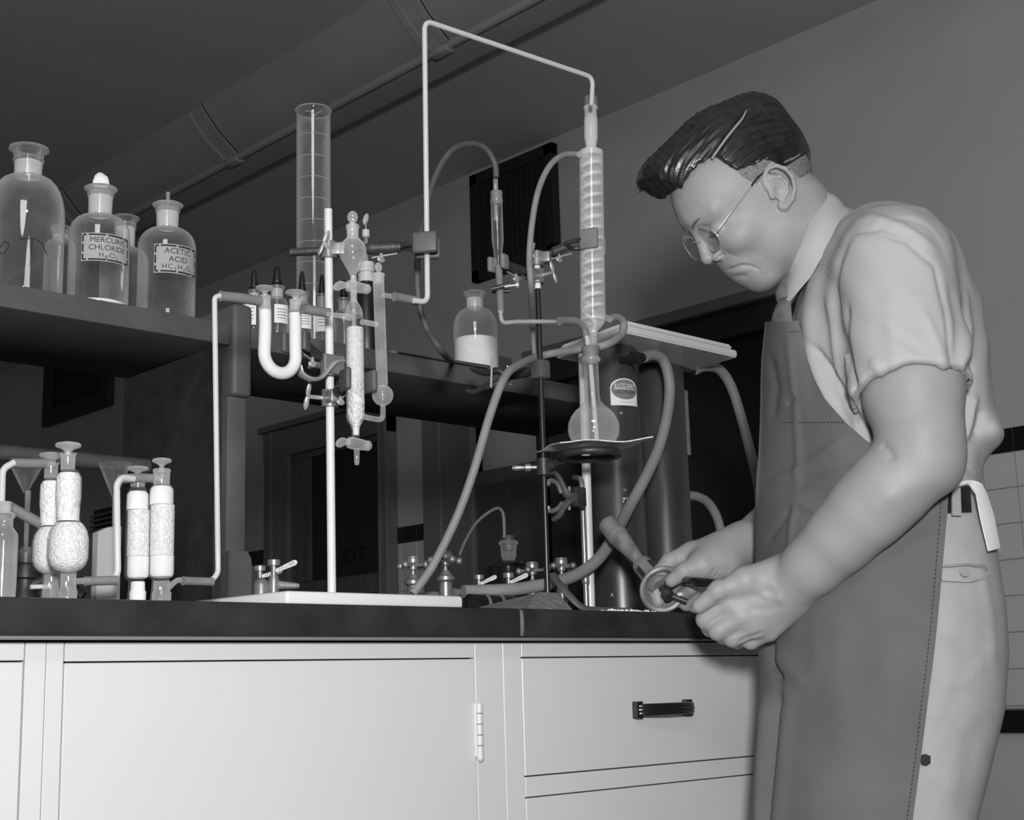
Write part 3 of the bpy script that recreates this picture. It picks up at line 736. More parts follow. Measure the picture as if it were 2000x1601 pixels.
# ================================================================ left bench: absorption train
def upright(cx, Y, yref): 
    p = at(cx, yref, Y=Y); return p, dep(p)/F
def part_lathe(nm, cx, prof, Y, m, parent, n=28, sm=0, z0=None, **k):
    return obj(nm, px_lathe(cx, prof, Y, z0, n, sm, **k), M[m], parent)
def mush(parent, cx, y0, y1, hw, Y, m='milk', y2=None):
    """flat glass stopper top with its stem"""
    prof = [(y0, hw*.55), (y0+(y1-y0)*.12, hw*.9), (y0+(y1-y0)*.3, hw), (y0+(y1-y0)*.5, hw*.93), (y0+(y1-y0)*.72, hw*.5), (y1, hw*.22)]
    if y2: prof += [(y2-3, hw*.24), (y2, hw*.5)]
    return part_lathe('stopper', cx, prof, Y, m, parent)
def bulb_tube(cx, Y, label, s, sy=0, dx=0):
    zb_ = ZT+.0006
    p, k = upright(cx, Y, 1153)
    t = thing('absorption_bulb', (p[0], Y, ZT), label, 'glass tube', 'white filled absorption bulbs on the bench')
    body = [(918, 14), (921, 16), (925, 20), (932, 23.5), (945, 24), (975, 24), (985, 22.5), (1013, 21.5), (1019, 23.5), (1026, 29), (1036, 35), (1052, 38.5), (1090, 38.5), (1104, 34), (1113, 26), (1119, 16), (1124, 14.5), (1150, 15.5), (1157, 18)]
    body = [(y*s+(1-s)*1153, h*s) for y, h in body]
    obj('glass_body', px_lathe(cx, body, Y, zb_, 36), M['packed'], t)
    neck = [(885, 17), (888, 15), (894, 14), (918, 13.5)]
    part_lathe('neck', cx, [(y*s+(1-s)*1153, h*s) for y, h in neck], Y, 'milk', t, cap0=False, cap1=False)
    f1 = [(924, 19), (932, 23.1), (945, 23.6), (975, 23.6), (986, 22), (1013, 21)]
    f2 = [(1021, 24), (1027, 29.2), (1037, 34.8), (1053, 38.1), (1090, 38.1), (1103.5, 33.7), (1112, 25.5), (1117, 16)]
    part_lathe('filling', cx, [(y*s+(1-s)*1153, h*s) for y, h in f1], Y, 'grain', t)
    part_lathe('wadding', cx, [(y*s+(1-s)*1153, h*s) for y, h in [(992, 21.4), (1018, 21.1)]], Y, 'cotton', t)
    part_lathe('filling', cx, [(y*s+(1-s)*1153, h*s) for y, h in f2], Y, 'grain', t)
    part_lathe('foot', cx, [(y*s+(1-s)*1153, h*s) for y, h in [(1119, 15.5), (1124, 14.8), (1149, 15.5), (1155, 18), (1157, 17)]], Y, 'milk', t, z0=zb_, cap0=False, cap1=False)
    sy_ = lambda y: y*s+(1-s)*1153
    mush(t, cx, sy_(864), sy_(882), 25*s, Y, 'milk', sy_(890))
    return t
YA = .045
bb = bulb_tube(133, YA, 'round bulbed absorption tube with white filling, nearer of the pair', 1.0)
bulb_tube(100, .105, 'round bulbed absorption tube with white filling, further of the pair', .93)
def straight_tube(cx, Y, ys, label, pw):
    y0, y1, yj0, yj1, yf, yb, yt, yend, hs, hn, hw = ys
    p, k = upright(cx, Y, yend); z0 = ZT+.0006
    t = thing('absorption_tube', (p[0], Y, ZT), label, 'glass tube', 'straight absorption tubes on the bench')
    obj('glass_body', px_lathe(cx, [(yj0, hn*.92), (yj0+3, hn*1.1), (yj0+7, hn), (yj1, hn*.95), (yf-8, hw*.8), (yf-2, hw*.97), (yf+4, hw), (yb, hw), (yb+8, hw*.88), (yt-4, hw*.72), (yt, hn*.95), (yend-5, hn*1.02), (yend, hn*1.15)], Y, z0, 32), M['packed'], t)
    part_lathe('wadding', cx, [(yf-6, hw*.75), (yf, hw*.96), (yf+30, hw*.985)], Y, 'cotton', t)
    part_lathe('filling', cx, [(yf+30.5, hw*.985), (yb-35, hw*.985)], Y, 'grain', t)
    part_lathe('wadding', cx, [(yb-34.5, hw*.985), (yb, hw*.985), (yb+6, hw*.88), (yt-5, hw*.6)], Y, 'cotton', t)
    part_lathe('foot', cx, [(yt, hn*.97), (yend-6, hn*1.0), (yend-2, hn*1.16), (yend, hn*1.12)], Y, 'milk' if pw else 'cotton', t, z0=z0, cap0=False, cap1=False)
    part_lathe('neck', cx, [(yj0, hn), (yj0+4, hn*1.1), (yj0+8, hn), (yj1, hn*.97)], Y, 'milk', t, cap0=False, cap1=False)
    mush(t, cx, y0, y1, hs, Y, 'milk', yj0+6)
    return t
tA = straight_tube(269, .062, (911, 924, 936, 950, 966, 1122, 1136, 1158, 21, 14, 21.5), 'straight absorption tube with white filling, left of the pair', False)
tB = straight_tube(316, .05, (895, 910, 916, 947, 956, 1120, 1134, 1160, 19, 16, 23.5), 'straight absorption tube with white filling, right of the pair', True)
obj('side_arm', tube(fillet(px_path([(330, 1148), (338, 1139), (346, 1133), (364, 1132)], .05), .01), 4.2*k1, 12), M['milk'], tB)
obj('side_arm', tube(px_path([(316, 934), (296, 932)], .055), 4.2*k1, 12), M['milk'], tB)
obj('side_arm', tube(px_path([(146, 1135), (172, 1134)], .048), 4.5*k1, 12), M['milk'], bb)
def single(name, bm, m, label, cat, group=None, smooth=True):
    o = obj(name, bm, M[m], None, smooth); return tag(o, label, cat, group)
def glass_tubing(pts, Y, hw, rad, label, name='glass_tube', m='thin'):
    P = px_path(pts, Y); r0 = hw*dep(P[len(P)//2])/F
    bm = newbm(); path = fillet(P, rad, 9)
    add_tube(bm, path, r0, 18)
    t = thing(name, P[0], label, 'glass tube')
    obj('wall', bm, M[m], t)
    obj('bore', tube(path, r0*.33, 8), M['bore'], t)
    return t
M['bore'] = mat('glass_bore', .60, .4)
def rubber(pts, Y, hw, label, m='rubber', name='rubber_connector', sub=6, cat='tubing', group=None, lip=True):
    P = px_path(pts, Y); r0 = hw*dep(P[len(P)//2])/F
    path = spline(P, sub) if len(P) > 2 else [P[0]+(P[1]-P[0])*i/8 for i in range(9)]
    n = len(path); rr = [r0*(1.0+(.08 if i in (0, n-1) and lip else 0)) for i in range(n)]
    return single(name, tube(path, rr, 18), m, label, cat, group)
YG = .045
glass_tubing([(361, 1133), (412, 1135), (426, 1120), (419, 580), (432, 577)], YG, 5.3, .013, 'tall pale glass tube rising beside the shelf post')
rubber([(357, 1134), (415, 1136)], YG, 8.2, 'grey rubber sleeve at the foot of the tall glass tube')
glass_tubing([(262, 935), (238, 932), (228, 945), (230, 1118), (222, 1133), (200, 1135)], .052, 6.3, .012, 'short pale glass tube bent between the bulb and straight tubes')
rubber([(233, 935), (266, 933), (297, 934)], .055, 9, 'grey rubber sleeve at the top of the short glass tube')
rubber([(166, 1135), (228, 1133)], .05, 9, 'grey rubber sleeve beside the foot of the nearer bulb')
glass_tubing([(2, 1010), (5, 915), (28, 903)], .10, 6.5, .014, 'bent glass tube at the left edge of the photo')
rubber([(24, 904), (60, 905), (104, 905)], .105, 9.5, 'grey rubber sleeve into the neck of the further bulb')
glass_tubing([(60, 1146), (100, 1145)], .11, 4.5, .01, 'short glass stub at the foot of the further bulb')
# stoppered bottle at the left edge
Yb = .06; cx = 8
p, k = upright(cx, Yb, 1100)
t = thing('stoppered_bottle', (p[0], Yb, ZT), 'clear glass bottle cut by the left edge, with a pale rubber stopper', 'bottle')
obj('glass_body', px_lathe(cx, [(1001, 17), (1004, 20), (1010, 20), (1013, 16.5), (1028, 16.5), (1033, 19), (1042, 26), (1052, 27), (1140, 27), (1148, 26)], Yb, ZT+.0006, 32), M['milk'], t)
part_lathe('stopper', cx, [(980, 15.5), (982, 16), (1003, 14)], Yb, 'cork', t)
rubber([(20, 991), (50, 1007), (82, 1024)], .12, 11, 'thick grey rubber tube slanting from the bottle to the further bulb')
# pale slab behind, funnels in a dark rail, faucet
p = at(188, 1155, Y=.16); q = at(234, 1155, Y=.16)
z1, z2 = at(188, 1035, Y=.16)[2], at(232, 1027, Y=.16)[2]
t = thing('pale_slab', (p[0], .16, ZT), 'pale grey slab standing upright behind the short glass tube', 'slab')
obj('slab_body', prism([(p[0], .16, ZT+.0005), (q[0], .16, ZT+.0005), (q[0], .16, z2), (p[0]+.012, .16, z1+.004), (p[0], .16, z1-.002)], (0, .012, 0)), M['paper'], t, False)
YR = .60
za, zb_ = at(150, 913, Y=YR)[2], at(150, 882, Y=YR)[2]
zr = (za+zb_)/2; rr = (zb_-za)/2
xr = at(264, 905, Y=YR)[0]
t = thing('funnel_rail', (.6, YR, zr), 'dark round rail across the back of the left bench that carries funnels', 'rail')
obj('rail', tube([(.1, YR, zr), (xp0-.0125, YR, zr)], rr, 20), M['rubberd'], t)
def funnel(cx, ytop, yc, yend, hw, Y, label):
    p, k = upright(cx, Y, 950)
    t = thing('glass_funnel', at(cx, ytop, Y=Y), label, 'funnel', 'glass funnels under the rail')
    obj('cone', px_lathe(cx, [(ytop, hw), (yc, 6), (yc+4, 5)], Y, None, 36, cap0=False, cap1=False), M['glass'], t)
    part_lathe('stem', cx, [(yc, 5.5), (yend, 4)], Y, 'milk', t, 14)
funnel(50, 905, 958, 1085, 34, .50, 'glass funnel with a long stem hanging left of the bulbs')
funnel(223, 905, 966, 1050, 32, .50, 'glass funnel hanging behind the short bent glass tube')
p, k = upright(50, .50, 1110)
t = thing('drain_cock', (p[0], .50, ZT), 'dark metal tap low behind the left bottle and bulbs', 'tap')
obj('body', lathe([(0, .022), (.03, .022), (.045, .014), (.06, .014), (.062, .02), (.078, .02), (.082, .012)], (p[0], .5, ZT+.0006), n=24), M['iron'], t)
obj('spout', tube(spline([(p[0], .5, ZT+.05), (p[0]+.03, .48, ZT+.06), (p[0]+.06, .46, ZT+.035)], 6), .010, 14), M['iron'], t)
obj('cap', lathe([(0, .009), (.012, .012), (.02, .008)], (p[0], .5, ZT+.083), n=20), M['steel'], t)
# ================================================================ stand with the white rod
YR1 = .085
def clamp(rod, tip, label, name='three_finger_clamp', jr=.010, jw=.022, jh=.026, jt=.007, wing=True, boss=True, mj='rubberd', roll=0., group='clamps on the stands', arm0=0., thumb=True, armr=.0052, wside=1):
    """clamp on an upright rod; arm points from rod to tip, two rubber sleeved jaws close on an upright tube at tip"""
    rod = np.array(rod, float); tip = np.array(tip, float); d = tip-rod; d[2] = 0; L = np.linalg.norm(d); d /= L
    s = np.array([-d[1], d[0], 0]); up = np.array([0, 0, 1.])
    t = thing(name, rod, label, 'clamp', group)
    z = np.array([0, 0, rod[2]])
    if boss:
        bm = newbm()
        add_lathe(bm, [(-.011, .0075), (-.0105, .0105), (.0105, .0105), (.011, .0075)], rod, n=20)
        add_box(bm, rod+np.array([-.004, -.009, -.008]), rod+np.array([.022, .009, .008]), .002, rot=Matrix.Rotation(math.atan2(d[1], d[0]), 3, 'Z'), piv=rod)
        obj('boss_head', bm, M['steel'], t)
        sc = rod-wside*s*.010
        obj('screw', tube([sc, sc-wside*s*.018], .0028, 10), M['bright'], t)
        if wing:
            c_ = sc-wside*s*.020
            bm = newbm()
            for q in (1, -1):
                ax = up*q*.8+d*.35*q; ax = ax/np.linalg.norm(ax)
                add_ball(bm, c_+ax*.008, .0035, .0022, .009, (Vector((0, 0, 1)).rotation_difference(Vector(ax))).to_matrix())
            obj('wing_nut', bm, M['bright'], t)
    b = tip-d*(jw*.7+jr)
    a0 = rod-d*arm0
    off = s*.0 if not boss else -s*0
    obj('arm', tube([a0, rod+(b-rod)*.55], armr, 14), M['iron'], t)
    m1 = rod+(b-rod)*.5
    obj('sleeve', tube([m1, m1+(b-m1)*.12, m1+(b-m1)*.2, b], [armr*1.0, armr*1.45, armr*1.45, armr*1.3], 14), M['iron'], t)
    if thumb:
        q = m1+(b-m1)*.45-up*armr*1.4
        bm = newbm(); add_tube(bm, [q, q-up*.006], .002, 8); add_ball(bm, q-up*.008, .006, .002, .004); add_tube(bm, [q+d*.02-up*.001, q-d*.012-up*.005], .0012, 6)
        obj('thumb_screw', bm, M['bright'], t)
    for q in (1, -1):
        c_ = tip+s*q*(jr+jt/2)
        obj('prong', tube(spline([b, b+s*q*(jr*.8)+d*.004, c_-d*jw*.3], 5), .0034, 10), M['iron'], t)
        bm = box((-jw/2, -jt/2, -jh/2), (jw/2, jt/2, jh/2), min(jt*.42, .0034), 3)
        A = math.atan2(d[1], d[0])
        bmesh.ops.rotate(bm, verts=bm.verts[:], cent=(0, 0, 0), matrix=Matrix.Rotation(A+q*.10, 3, 'Z'))
        bmesh.ops.translate(bm, verts=bm.verts[:], vec=Vector([float(v) for v in c_+d*jw*.05]))
        obj('jaw', bm, M[mj], t)
    return t
xr1 = at(648, 1140, Y=YR1)[0]
p1 = at(641, 409, Y=YR1); zpl = .934
px0, px1 = at(560, 1153, Y=.03)[0], at(905, 1162, Y=.03)[0]
t = thing('ring_stand', (xr1, YR1, ZT), 'lab stand with tall white rod on a white porcelain base plate', 'stand')
bm = prism([(px0, .03, ZT+.0006), (px1, .03, ZT+.0006), (px1+.004, .21, ZT+.0006), (px0-.012, .21, ZT+.0006)], (0, 0, zpl-ZT-.0006))
bmesh.ops.bevel(bm, geom=bm.edges[:], offset=.004, segments=3, affect='EDGES', profile=.5)
obj('base_plate', bm, M['porcelain'], t)
kk = dep(at(645, 800, Y=YR1))/F
obj('rod', tube([(xr1, YR1, zpl-.001), (p1[0], YR1, p1[2]-.001), (p1[0], YR1, p1[2])], 8.3*kk, 24), M['whiterod'], t)
def on_rod1(y): 
    q = at(641+(y-409)*.0095, y, Y=YR1); return q
# ---- absorption column with its dropping funnel and overflow tube
YC = .014
col = thing('absorption_column', at(692, 700, Y=YC), 'pale glass column with a pear funnel, two stopcocks and a side tube with a round bulb', 'glass column')
def cx_(y): return 688+(y-430)*.0195
def cl(nm, prof, m, parent=None, sm=0, n=32, cx=None, **k):
    return obj(nm, px_lathe(cx if cx is not None else cx_((prof[0][0]+prof[-1][0])/2), prof, YC, None, n, sm, **k), M[m], parent or col)
dC, rC = to_cam(at(692, 700, Y=YC))
kc = dep(at(692, 650, Y=YC))/F
def V(x, y): return at(x, y, Y=YC)
stp = cl('stopper', [(434, 5), (437, 4.5), (443, 9), (450, 10), (463, 9)], 'milk', cx=688)
obj('stopper_grip', ball(V(688.5, 424), 10.5*kc, 5*kc, 13*kc, Matrix.Rotation(-.75, 3, 'Z')), M['milk'], stp)
cl('funnel_bulb', [(439, 11), (441, 13), (445, 13), (448, 11.8), (462, 11.5), (467, 14), (474, 21), (483, 25.5), (492, 26.5), (502, 25), (515, 18), (527, 11), (538, 6), (549, 4)], 'milkc', sm=4, cx=689)
cl('column_glass', [(566, 6), (582, 6), (590, 8), (600, 14), (609, 17), (618, 17.3)], 'milk', sm=3, cap0=False, cap1=False)
cl('column_glass', [(618, 17.3), (720, 17.5), (812, 17.5), (821, 16), (831, 10), (839, 7.5), (853, 7)], 'packed', cap0=False, cap1=False)
cl('filling', [(640, 15), (644, 16.8), (748, 17.1)], 'grain2')
cl('filling', [(748, 17.1), (811, 17.1), (820, 15.6), (830, 9.4), (838, 6.8), (850, 6.3)], 'beads')
cl('inner_tube', [(584, 4), (638, 4)], 'milk', cap0=False, cap1=False)
def stopcock(y, xl, x0, x1, xr, parent):
    """horizontal tap: barrel, plug and a flat handle to the left"""
    a, b = V(x0, y-2), V(x1, y+4); h = V(xl, y+1)
    hw = 12*kc
    o = obj('stopcock', tube([a, a+(b-a)*.15, a+(b-a)*.5, a+(b-a)*.85, b], [hw*.9, hw*1.0, hw*.95, hw*.85, hw*.8], 18), M['milk'], parent)
    obj('plug_end', tube([b, b+(b-a)*.06, b+(b-a)*.1, b+(b-a)*.2], [hw*.6, hw*.85, hw*.85, hw*.6], 16), M['milk'], o)
    bm = newbm()
    P = [a, a+(h-a)*.2+np.array([0, 0, 2*kc]), a+(h-a)*.5+np.array([0, 0, 3*kc]), a+(h-a)*.8+np.array([0, 0, 0*kc]), h-np.array([0, 0, 3*kc])]
    add_tube(bm, spline(P, 4), [7*kc, 6*kc, 8.5*kc, 8*kc, 3*kc], 12, flat=(.55, 1))
    obj('handle', bm, M['milk'], o)
stopcock(560, 652, 680, 714, 720, col)
cl('neck', [(540, 6), (556, 7), (575, 6.5), (590, 6.5)], 'milk')
stopcock(866, 657, 682, 716, 726, col)
cl('tip', [(876, 6), (886, 5.4), (903, 5), (908, 3.5)], 'milk')
st_ = obj('side_tube', tube([V(739.5, 552), V(746.5, 752)], 11.3*kc, 20), M['milkc'], col)
obj('joint', tube([V(739, 535), V(739, 541), V(739.5, 553)], [13*kc, 12*kc, 11*kc], 20), M['milk'], col)
s2 = obj('stopper', tube([V(739, 533), V(739, 552)], 7*kc, 12), M['milk'], col)
obj('stopper_grip', ball(V(739, 522), 8*kc, 4*kc, 10*kc, Matrix.Rotation(-.3, 3, 'Z')), M['milk'], s2)
obj('round_bulb', ball(V(747.5, 772), 21*kc, u=28, v=18), M['milkc'], col)
obj('side_tube', tube(fillet([V(748, 790), V(748, 821), V(714, 815), V(700, 808)], .008), 5.2*kc, 14), M['milk'], col)
obj('side_arm', tube([V(706, 628), V(736, 634)], 5.5*kc, 12), M['milk'], col)
obj('side_arm', tube([V(748, 576), V(774, 580)], 5*kc, 12), M['milk'], col)
obj('side_arm', tube(px_path([(684, 620), (662, 616), (640, 614)], YC), [7*kc, 5*kc, 4.5*kc], 12), M['milk'], col)
rubber([(770, 579), (792, 583), (816, 588)], YC-.008, 8.8, 'grey rubber sleeve between the column side tube and the tall bent tube')
# ---- tall bent glass tube from column to condenser
YCO = .045
bt = glass_tubing([(808, 587), (835, 590), (829, 40), (1158, 151), (1155, 206)], -.004, 5.0, .014, 'very tall bent glass tube arching from the column up over to the condenser')
# (its far end reaches the condenser plane)
# ---- U tube
YU = .045
ku = dep(at(548, 650, Y=YU))/F
def VU(x, y): return at(x, y, Y=YU)
ut = thing('u_tube', VU(548, 660), 'white filled glass U tube with two flat stoppers', 'glass tube')
cen = VU(547, 690); ax = VU(577, 690)-cen; ru = np.linalg.norm(ax)
path = [VU(517.5, 598), VU(518, 640)]+[VU(547, 693)+np.array([-math.cos(a)*ru, 0, -math.sin(a)*ru]) for a in np.linspace(0, math.pi, 19)]+[VU(576.5, 640), VU(576, 598)]
obj('glass_wall', tube(path, 12.6*ku, 22, caps=False), M['packed'], ut)
fil = [VU(517.6, 606)]+path[1:-1]+[VU(576, 612)]
obj('filling', tube(fil, 12.2*ku, 20), M['cotton'], ut)
for (cx, y0, y1, hw) in ((517, 556, 577, 18.5), (577, 565, 585, 21)):
    obj('arm_top', px_lathe(cx, [(y1, 11), (y1+2, 12.3), (y1+6, 11.5), (610, 12)], YU, None, 24, cap0=False, cap1=False), M['milk'], ut)
    o = obj('stopper', px_lathe(cx, [(y0+3, hw*.55), (y0+4.5, hw*.9), (y0+6.5, hw), (y0+9, hw*.85), (y0+12, hw*.4), (y1-2, 4), (y1+1, 9), (606, 8)], YU, None, 24), M['milk'], ut)
obj('side_arm', tube([VU(590, 604), VU(600, 606)], 4.5*ku, 10), M['milk'], ut)
rubber([(430, 578), (470, 582), (508, 588)], YU, 10, 'grey rubber sleeve from the tall glass tube to the U tube')
rubber([(590, 603), (615, 607), (642, 611)], .028, 9.5, 'grey rubber sleeve from the U tube to the column')
# ---- clamps on the white rod
za = on_rod1(489); zj = np.array([at(830, 467, Y=-.004)[0], -.004, za[2]])
clamp(za, zj, 'long armed clamp holding the tall bent tube, top of the white rod', jr=.0075, jw=.032, jh=.027, jt=.010, arm0=.048, mj='iron2', wside=1)
zb2 = on_rod1(772)
clamp(zb2+np.array([0, 0, -.004]), V(697, 744)*np.array([1, 1, 0])+np.array([0, 0, V(697, 744)[2]]), 'short clamp gripping the glass column low on the white rod', jr=.0125, jw=.027, jh=.026, jt=.007)
zc2 = on_rod1(712)
clamp(zc2, np.array([VU(580, 668)[0], YU, VU(580, 668)[2]]), 'clamp with flat hook that holds the U tube', jr=.0095, jw=.018, jh=.024, jt=.006, boss=True, wing=False)
# flat hook plate of that clamp
hk = thing('hook_holder', zc2, 'pale flat S shaped hook holder across the white rod', 'holder', None)
bm = newbm()
Y2 = YR1-.020
def S(x, y): return at(x, y, Y=Y2)
add_tube(bm, spline([S(582, 715), S(588, 730), S(606, 740), S(625, 738), S(640, 722), S(652, 709), S(668, 706), S(684, 708)], 6), .0075, 12, flat=(1.0, .35))
obj('hook', bm, M['bright'], hk)
obj('lug', box(S(640, 716)+np.array([-.006, -.002, -.008]), S(660, 700)+np.array([.01, .008, .004]), .002), M['steel'], hk, False)

# ================================================================ stand with the thin dark rod
Y2R = .12
rb, rt = at(1069.5, 1150, Y=Y2R), at(1048, 489, Y=Y2R)
rod2 = lambda y: at(1048+(y-489)*.0325, y, Y=Y2R)
k2_ = dep(at(1060, 800, Y=Y2R))/F
t = thing('ring_stand', (rb[0], Y2R, ZT), 'lab stand with thin dark rod on a wedge shaped iron base', 'stand')
obj('rod', tube([(rb[0], Y2R, ZT+.02), rt], 5.6*k2_, 20), M['rodm'], t)
q0, q1 = at(1030, 1183, Y=.03), at(1112, 1183, Y=.03); zt2 = at(1070, 1155, Y=.06)[2]
bm = newbm()
lo = [(q0[0], .03, ZT+.0006), (q1[0]+.01, .03, ZT+.0006), (q1[0]+.05, .21, ZT+.0006), (q0[0]-.004, .21, ZT+.0006)]
hi = [(at(1052, 1158, Y=.07)[0], .07, zt2), (at(1090, 1156, Y=.07)[0], .07, zt2), (rb[0]+.025, .15, zt2), (rb[0]-.025, .15, zt2)]
a = [bm.verts.new(v) for v in lo]; b = [bm.verts.new(v) for v in hi]
bm.faces.new(a[::-1]); bm.faces.new(b)
for i in range(4): bm.faces.new((a[i], a[(i+1) % 4], b[(i+1) % 4], b[i]))
bmesh.ops.bevel(bm, geom=bm.edges[:], offset=.002, segments=2, affect='EDGES')
obj('base', bm, M['basegrey'], t, False)
# ---- spiral condenser
YN = .045
kn = dep(at(1158, 460, Y=YN))/F
def N(x, y): return at(x, y, Y=YN)
con = thing('condenser', N(1157, 640), 'tall spiral glass condenser in a clear jacket, held above the round flask', 'condenser')
ctop, cbot = N(1154.5, 290), N(1158.5, 650)
def cn(nm, prof, m, parent=None, sm=0, **k):
    Pt = [N(1154.5+(y-290)*.0111, y) for y, h in prof][::-1]; a_ = Pt[-1]-Pt[0]; l_ = np.linalg.norm(a_); a_ /= l_
    pr = [((p-Pt[0]) @ a_, h*kn) for p, (y, h) in zip(Pt, prof[::-1])]
    if sm: pr = smooth_prof(pr, sm)
    return obj(nm, lathe(pr, Pt[0], a_, 36, **k), M[m], parent or con)
cn('neck', [(209, 14), (213, 14.5), (216, 12.6), (228, 12.4), (233, 13.4), (270, 13.4), (279, 11.5), (290, 10)], 'thin', cap0=False, cap1=False)
cn('jacket', [(288, 9.5), (293, 15), (299, 20.5), (307, 23), (320, 23.6), (600, 24.2), (622, 24), (632, 21), (640, 15), (646, 9), (652, 7.5)], 'jacket', sm=3, cap0=False, cap1=False)
cn('stem', [(640, 8), (655, 7.5), (690, 7)], 'milk', cap0=False, cap1=False)
P0, P1 = N(1155, 318), N(1158, 606); turns = 13.5; pts = []
dn, rn = to_cam(P0)
for i in range(int(turns*18)+1):
    a = i/18*2*math.pi; f_ = i/(turns*18)
    pts.append(P0+(P1-P0)*f_+19.5*kn*(math.cos(a)*rn+math.sin(a)*dn))
bend = [P1+np.array([0, 0, -.003]), P1+np.array([0, 0, -.02])]
obj('coil', tube(pts+[bend[1]+np.array([.004, 0, .004]), bend[1]+np.array([0, 0, -.012])], 3.6*kn, 10), M['coil'], con)
obj('inlet', tube([N(1148, 303), N(1130, 301)], 6*kn, 12), M['milk'], con)
obj('outlet', tube([N(1176, 616), N(1192, 625)], 6*kn, 12), M['milk'], con)
obj('inner_tip', tube(fillet([N(1140, 606), N(1150, 604), N(1163, 610), N(1164, 640)], .008), 4.5*kn, 12), M['milk'], con)
single('rubber_stopper', px_lathe(1154.5, [(190, 12.5), (192, 13.5), (209, 13), (225, 11.5)], YN, None, 28), 'rubber', 'grey rubber stopper in the top of the condenser', 'stopper')
# ---- round flask on gauze and ring
kf = dep(at(1159, 830, Y=YN))/F
zg = at(1155, 872, Y=YN)[2]
fl_ = thing('round_flask', (N(1159, 838)[0], YN, zg), 'round flat bottomed glass flask of clear liquid over the iron ring', 'flask')
ff = [(697, 15.5), (701, 17), (706, 17), (709, 14.2), (770, 14.2), (784, 16), (793, 24), (802, 35), (813, 43.5), (825, 49), (838, 50.5), (851, 48.5), (862, 42), (868, 34), (870, 25)]
obj('glass_body', px_lathe(1158, ff, YN, zg+.0016, 44), M['flask'], fl_)
obj('lip', px_lathe(1155.5, [(698, 15), (701, 17.4), (705, 17.4), (708, 14.4)], YN, None, 36, cap0=False, cap1=False), M['milk'], fl_)
obj('liquid', px_lathe(1159, [(802, 33), (804, 34.5), (815, 43), (838, 48.6), (852, 46), (862, 40), (868, 30)], YN, zg+.0028, 40), M['liquid'], fl_)
obj('dip_tube', tube([N(1153, 705), N(1166, 864)], 4.6*kf, 12), M['thin'], fl_)
single('rubber_stopper', px_lathe(1154.5, [(677, 17), (679, 17.8), (698, 15), (712, 13)], YN, None, 32), 'rubber', 'grey rubber stopper in the neck of the round flask', 'stopper')
# iron ring with boss
zr_ = zg-.013
rc = N(1148, 893); rc = np.array([rc[0], YN-.004, zr_]); R_ = 55*kf
ring = thing('iron_ring', rc, 'round iron support ring with boss and screw on the thin dark rod', 'support ring')
bm = newbm(); add_tube(bm, [rc+R_*np.array([math.cos(a), math.sin(a), 0]) for a in np.linspace(0, 2*math.pi, 41)], .0055, 12, caps=False)
obj('ring', bm, M['iron'], ring)
rp = rod2(912); dd = rc-rp; dd[2] = 0; dd /= np.linalg.norm(dd)
obj('arm', tube(spline([rp+dd*.006, rp+(rc-dd*R_-rp)*.5+np.array([0, 0, -.001]), rc-dd*R_], 6), [.008, .0055, .006], 12), M['iron'], ring)
obj('boss', lathe([(-.013, .008), (-.012, .0105), (.012, .0105), (.013, .008)], rp, n=20), M['iron'], ring)
sx = np.array([-_r[0], -_r[1], 0]); sx /= np.linalg.norm(sx)
obj('screw', tube([rp+sx*.009, rp+sx*.018, rp+sx*.0185, rp+sx*.026, rp+sx*.027, rp+sx*.038, rp+sx*.045], [.003, .003, .006, .006, .003, .0045, .003], 12), M['steel'], ring)
# wire gauze, slightly crumpled
gz = thing('wire_gauze', (rc[0], YN, zg), 'pale square of wire gauze, bent at its corners, under the round flask', 'gauze')
cs = [at(1051, 884, Z=zg-.001), at(1188, 862, Z=zg+.001), at(1256, 866, Z=zg+.002), at(1200, 884, Z=zg-.001)]
g_c = np.array([N(1159, 870)[0], YN, zg]); e1 = np.array([.075, .030, 0]); e2 = np.array([-.030, .075, 0])
e1 = np.array([.056, -.034, 0]); e2 = np.array([.033, .056, 0])
bm = newbm(); n_ = 12; G = []
for i in range(n_+1):
    row = []
    for j in range(n_+1):
        u_, v_ = 2*i/n_-1, 2*j/n_-1
        p = g_c+e1*u_+e2*v_; p[2] += .002+.012*max(0, abs(v_-.1)-.35)**1.3*(1 if v_ > 0 else -.5)+.010*max(0, u_-.45)**1.2-.004*max(0, -u_-.5)+.0012*math.sin(5*u_+3*v_)
        row.append(bm.verts.new(tuple(p)))
    G.append(row)
for i in range(n_):
    for j in range(n_): bm.faces.new((G[i][j], G[i+1][j], G[i+1][j+1], G[i][j+1]))
solidify(bm, geom=bm.faces[:], thickness=.0014)
obj('gauze_sheet', bm, M['gauze'], gz)
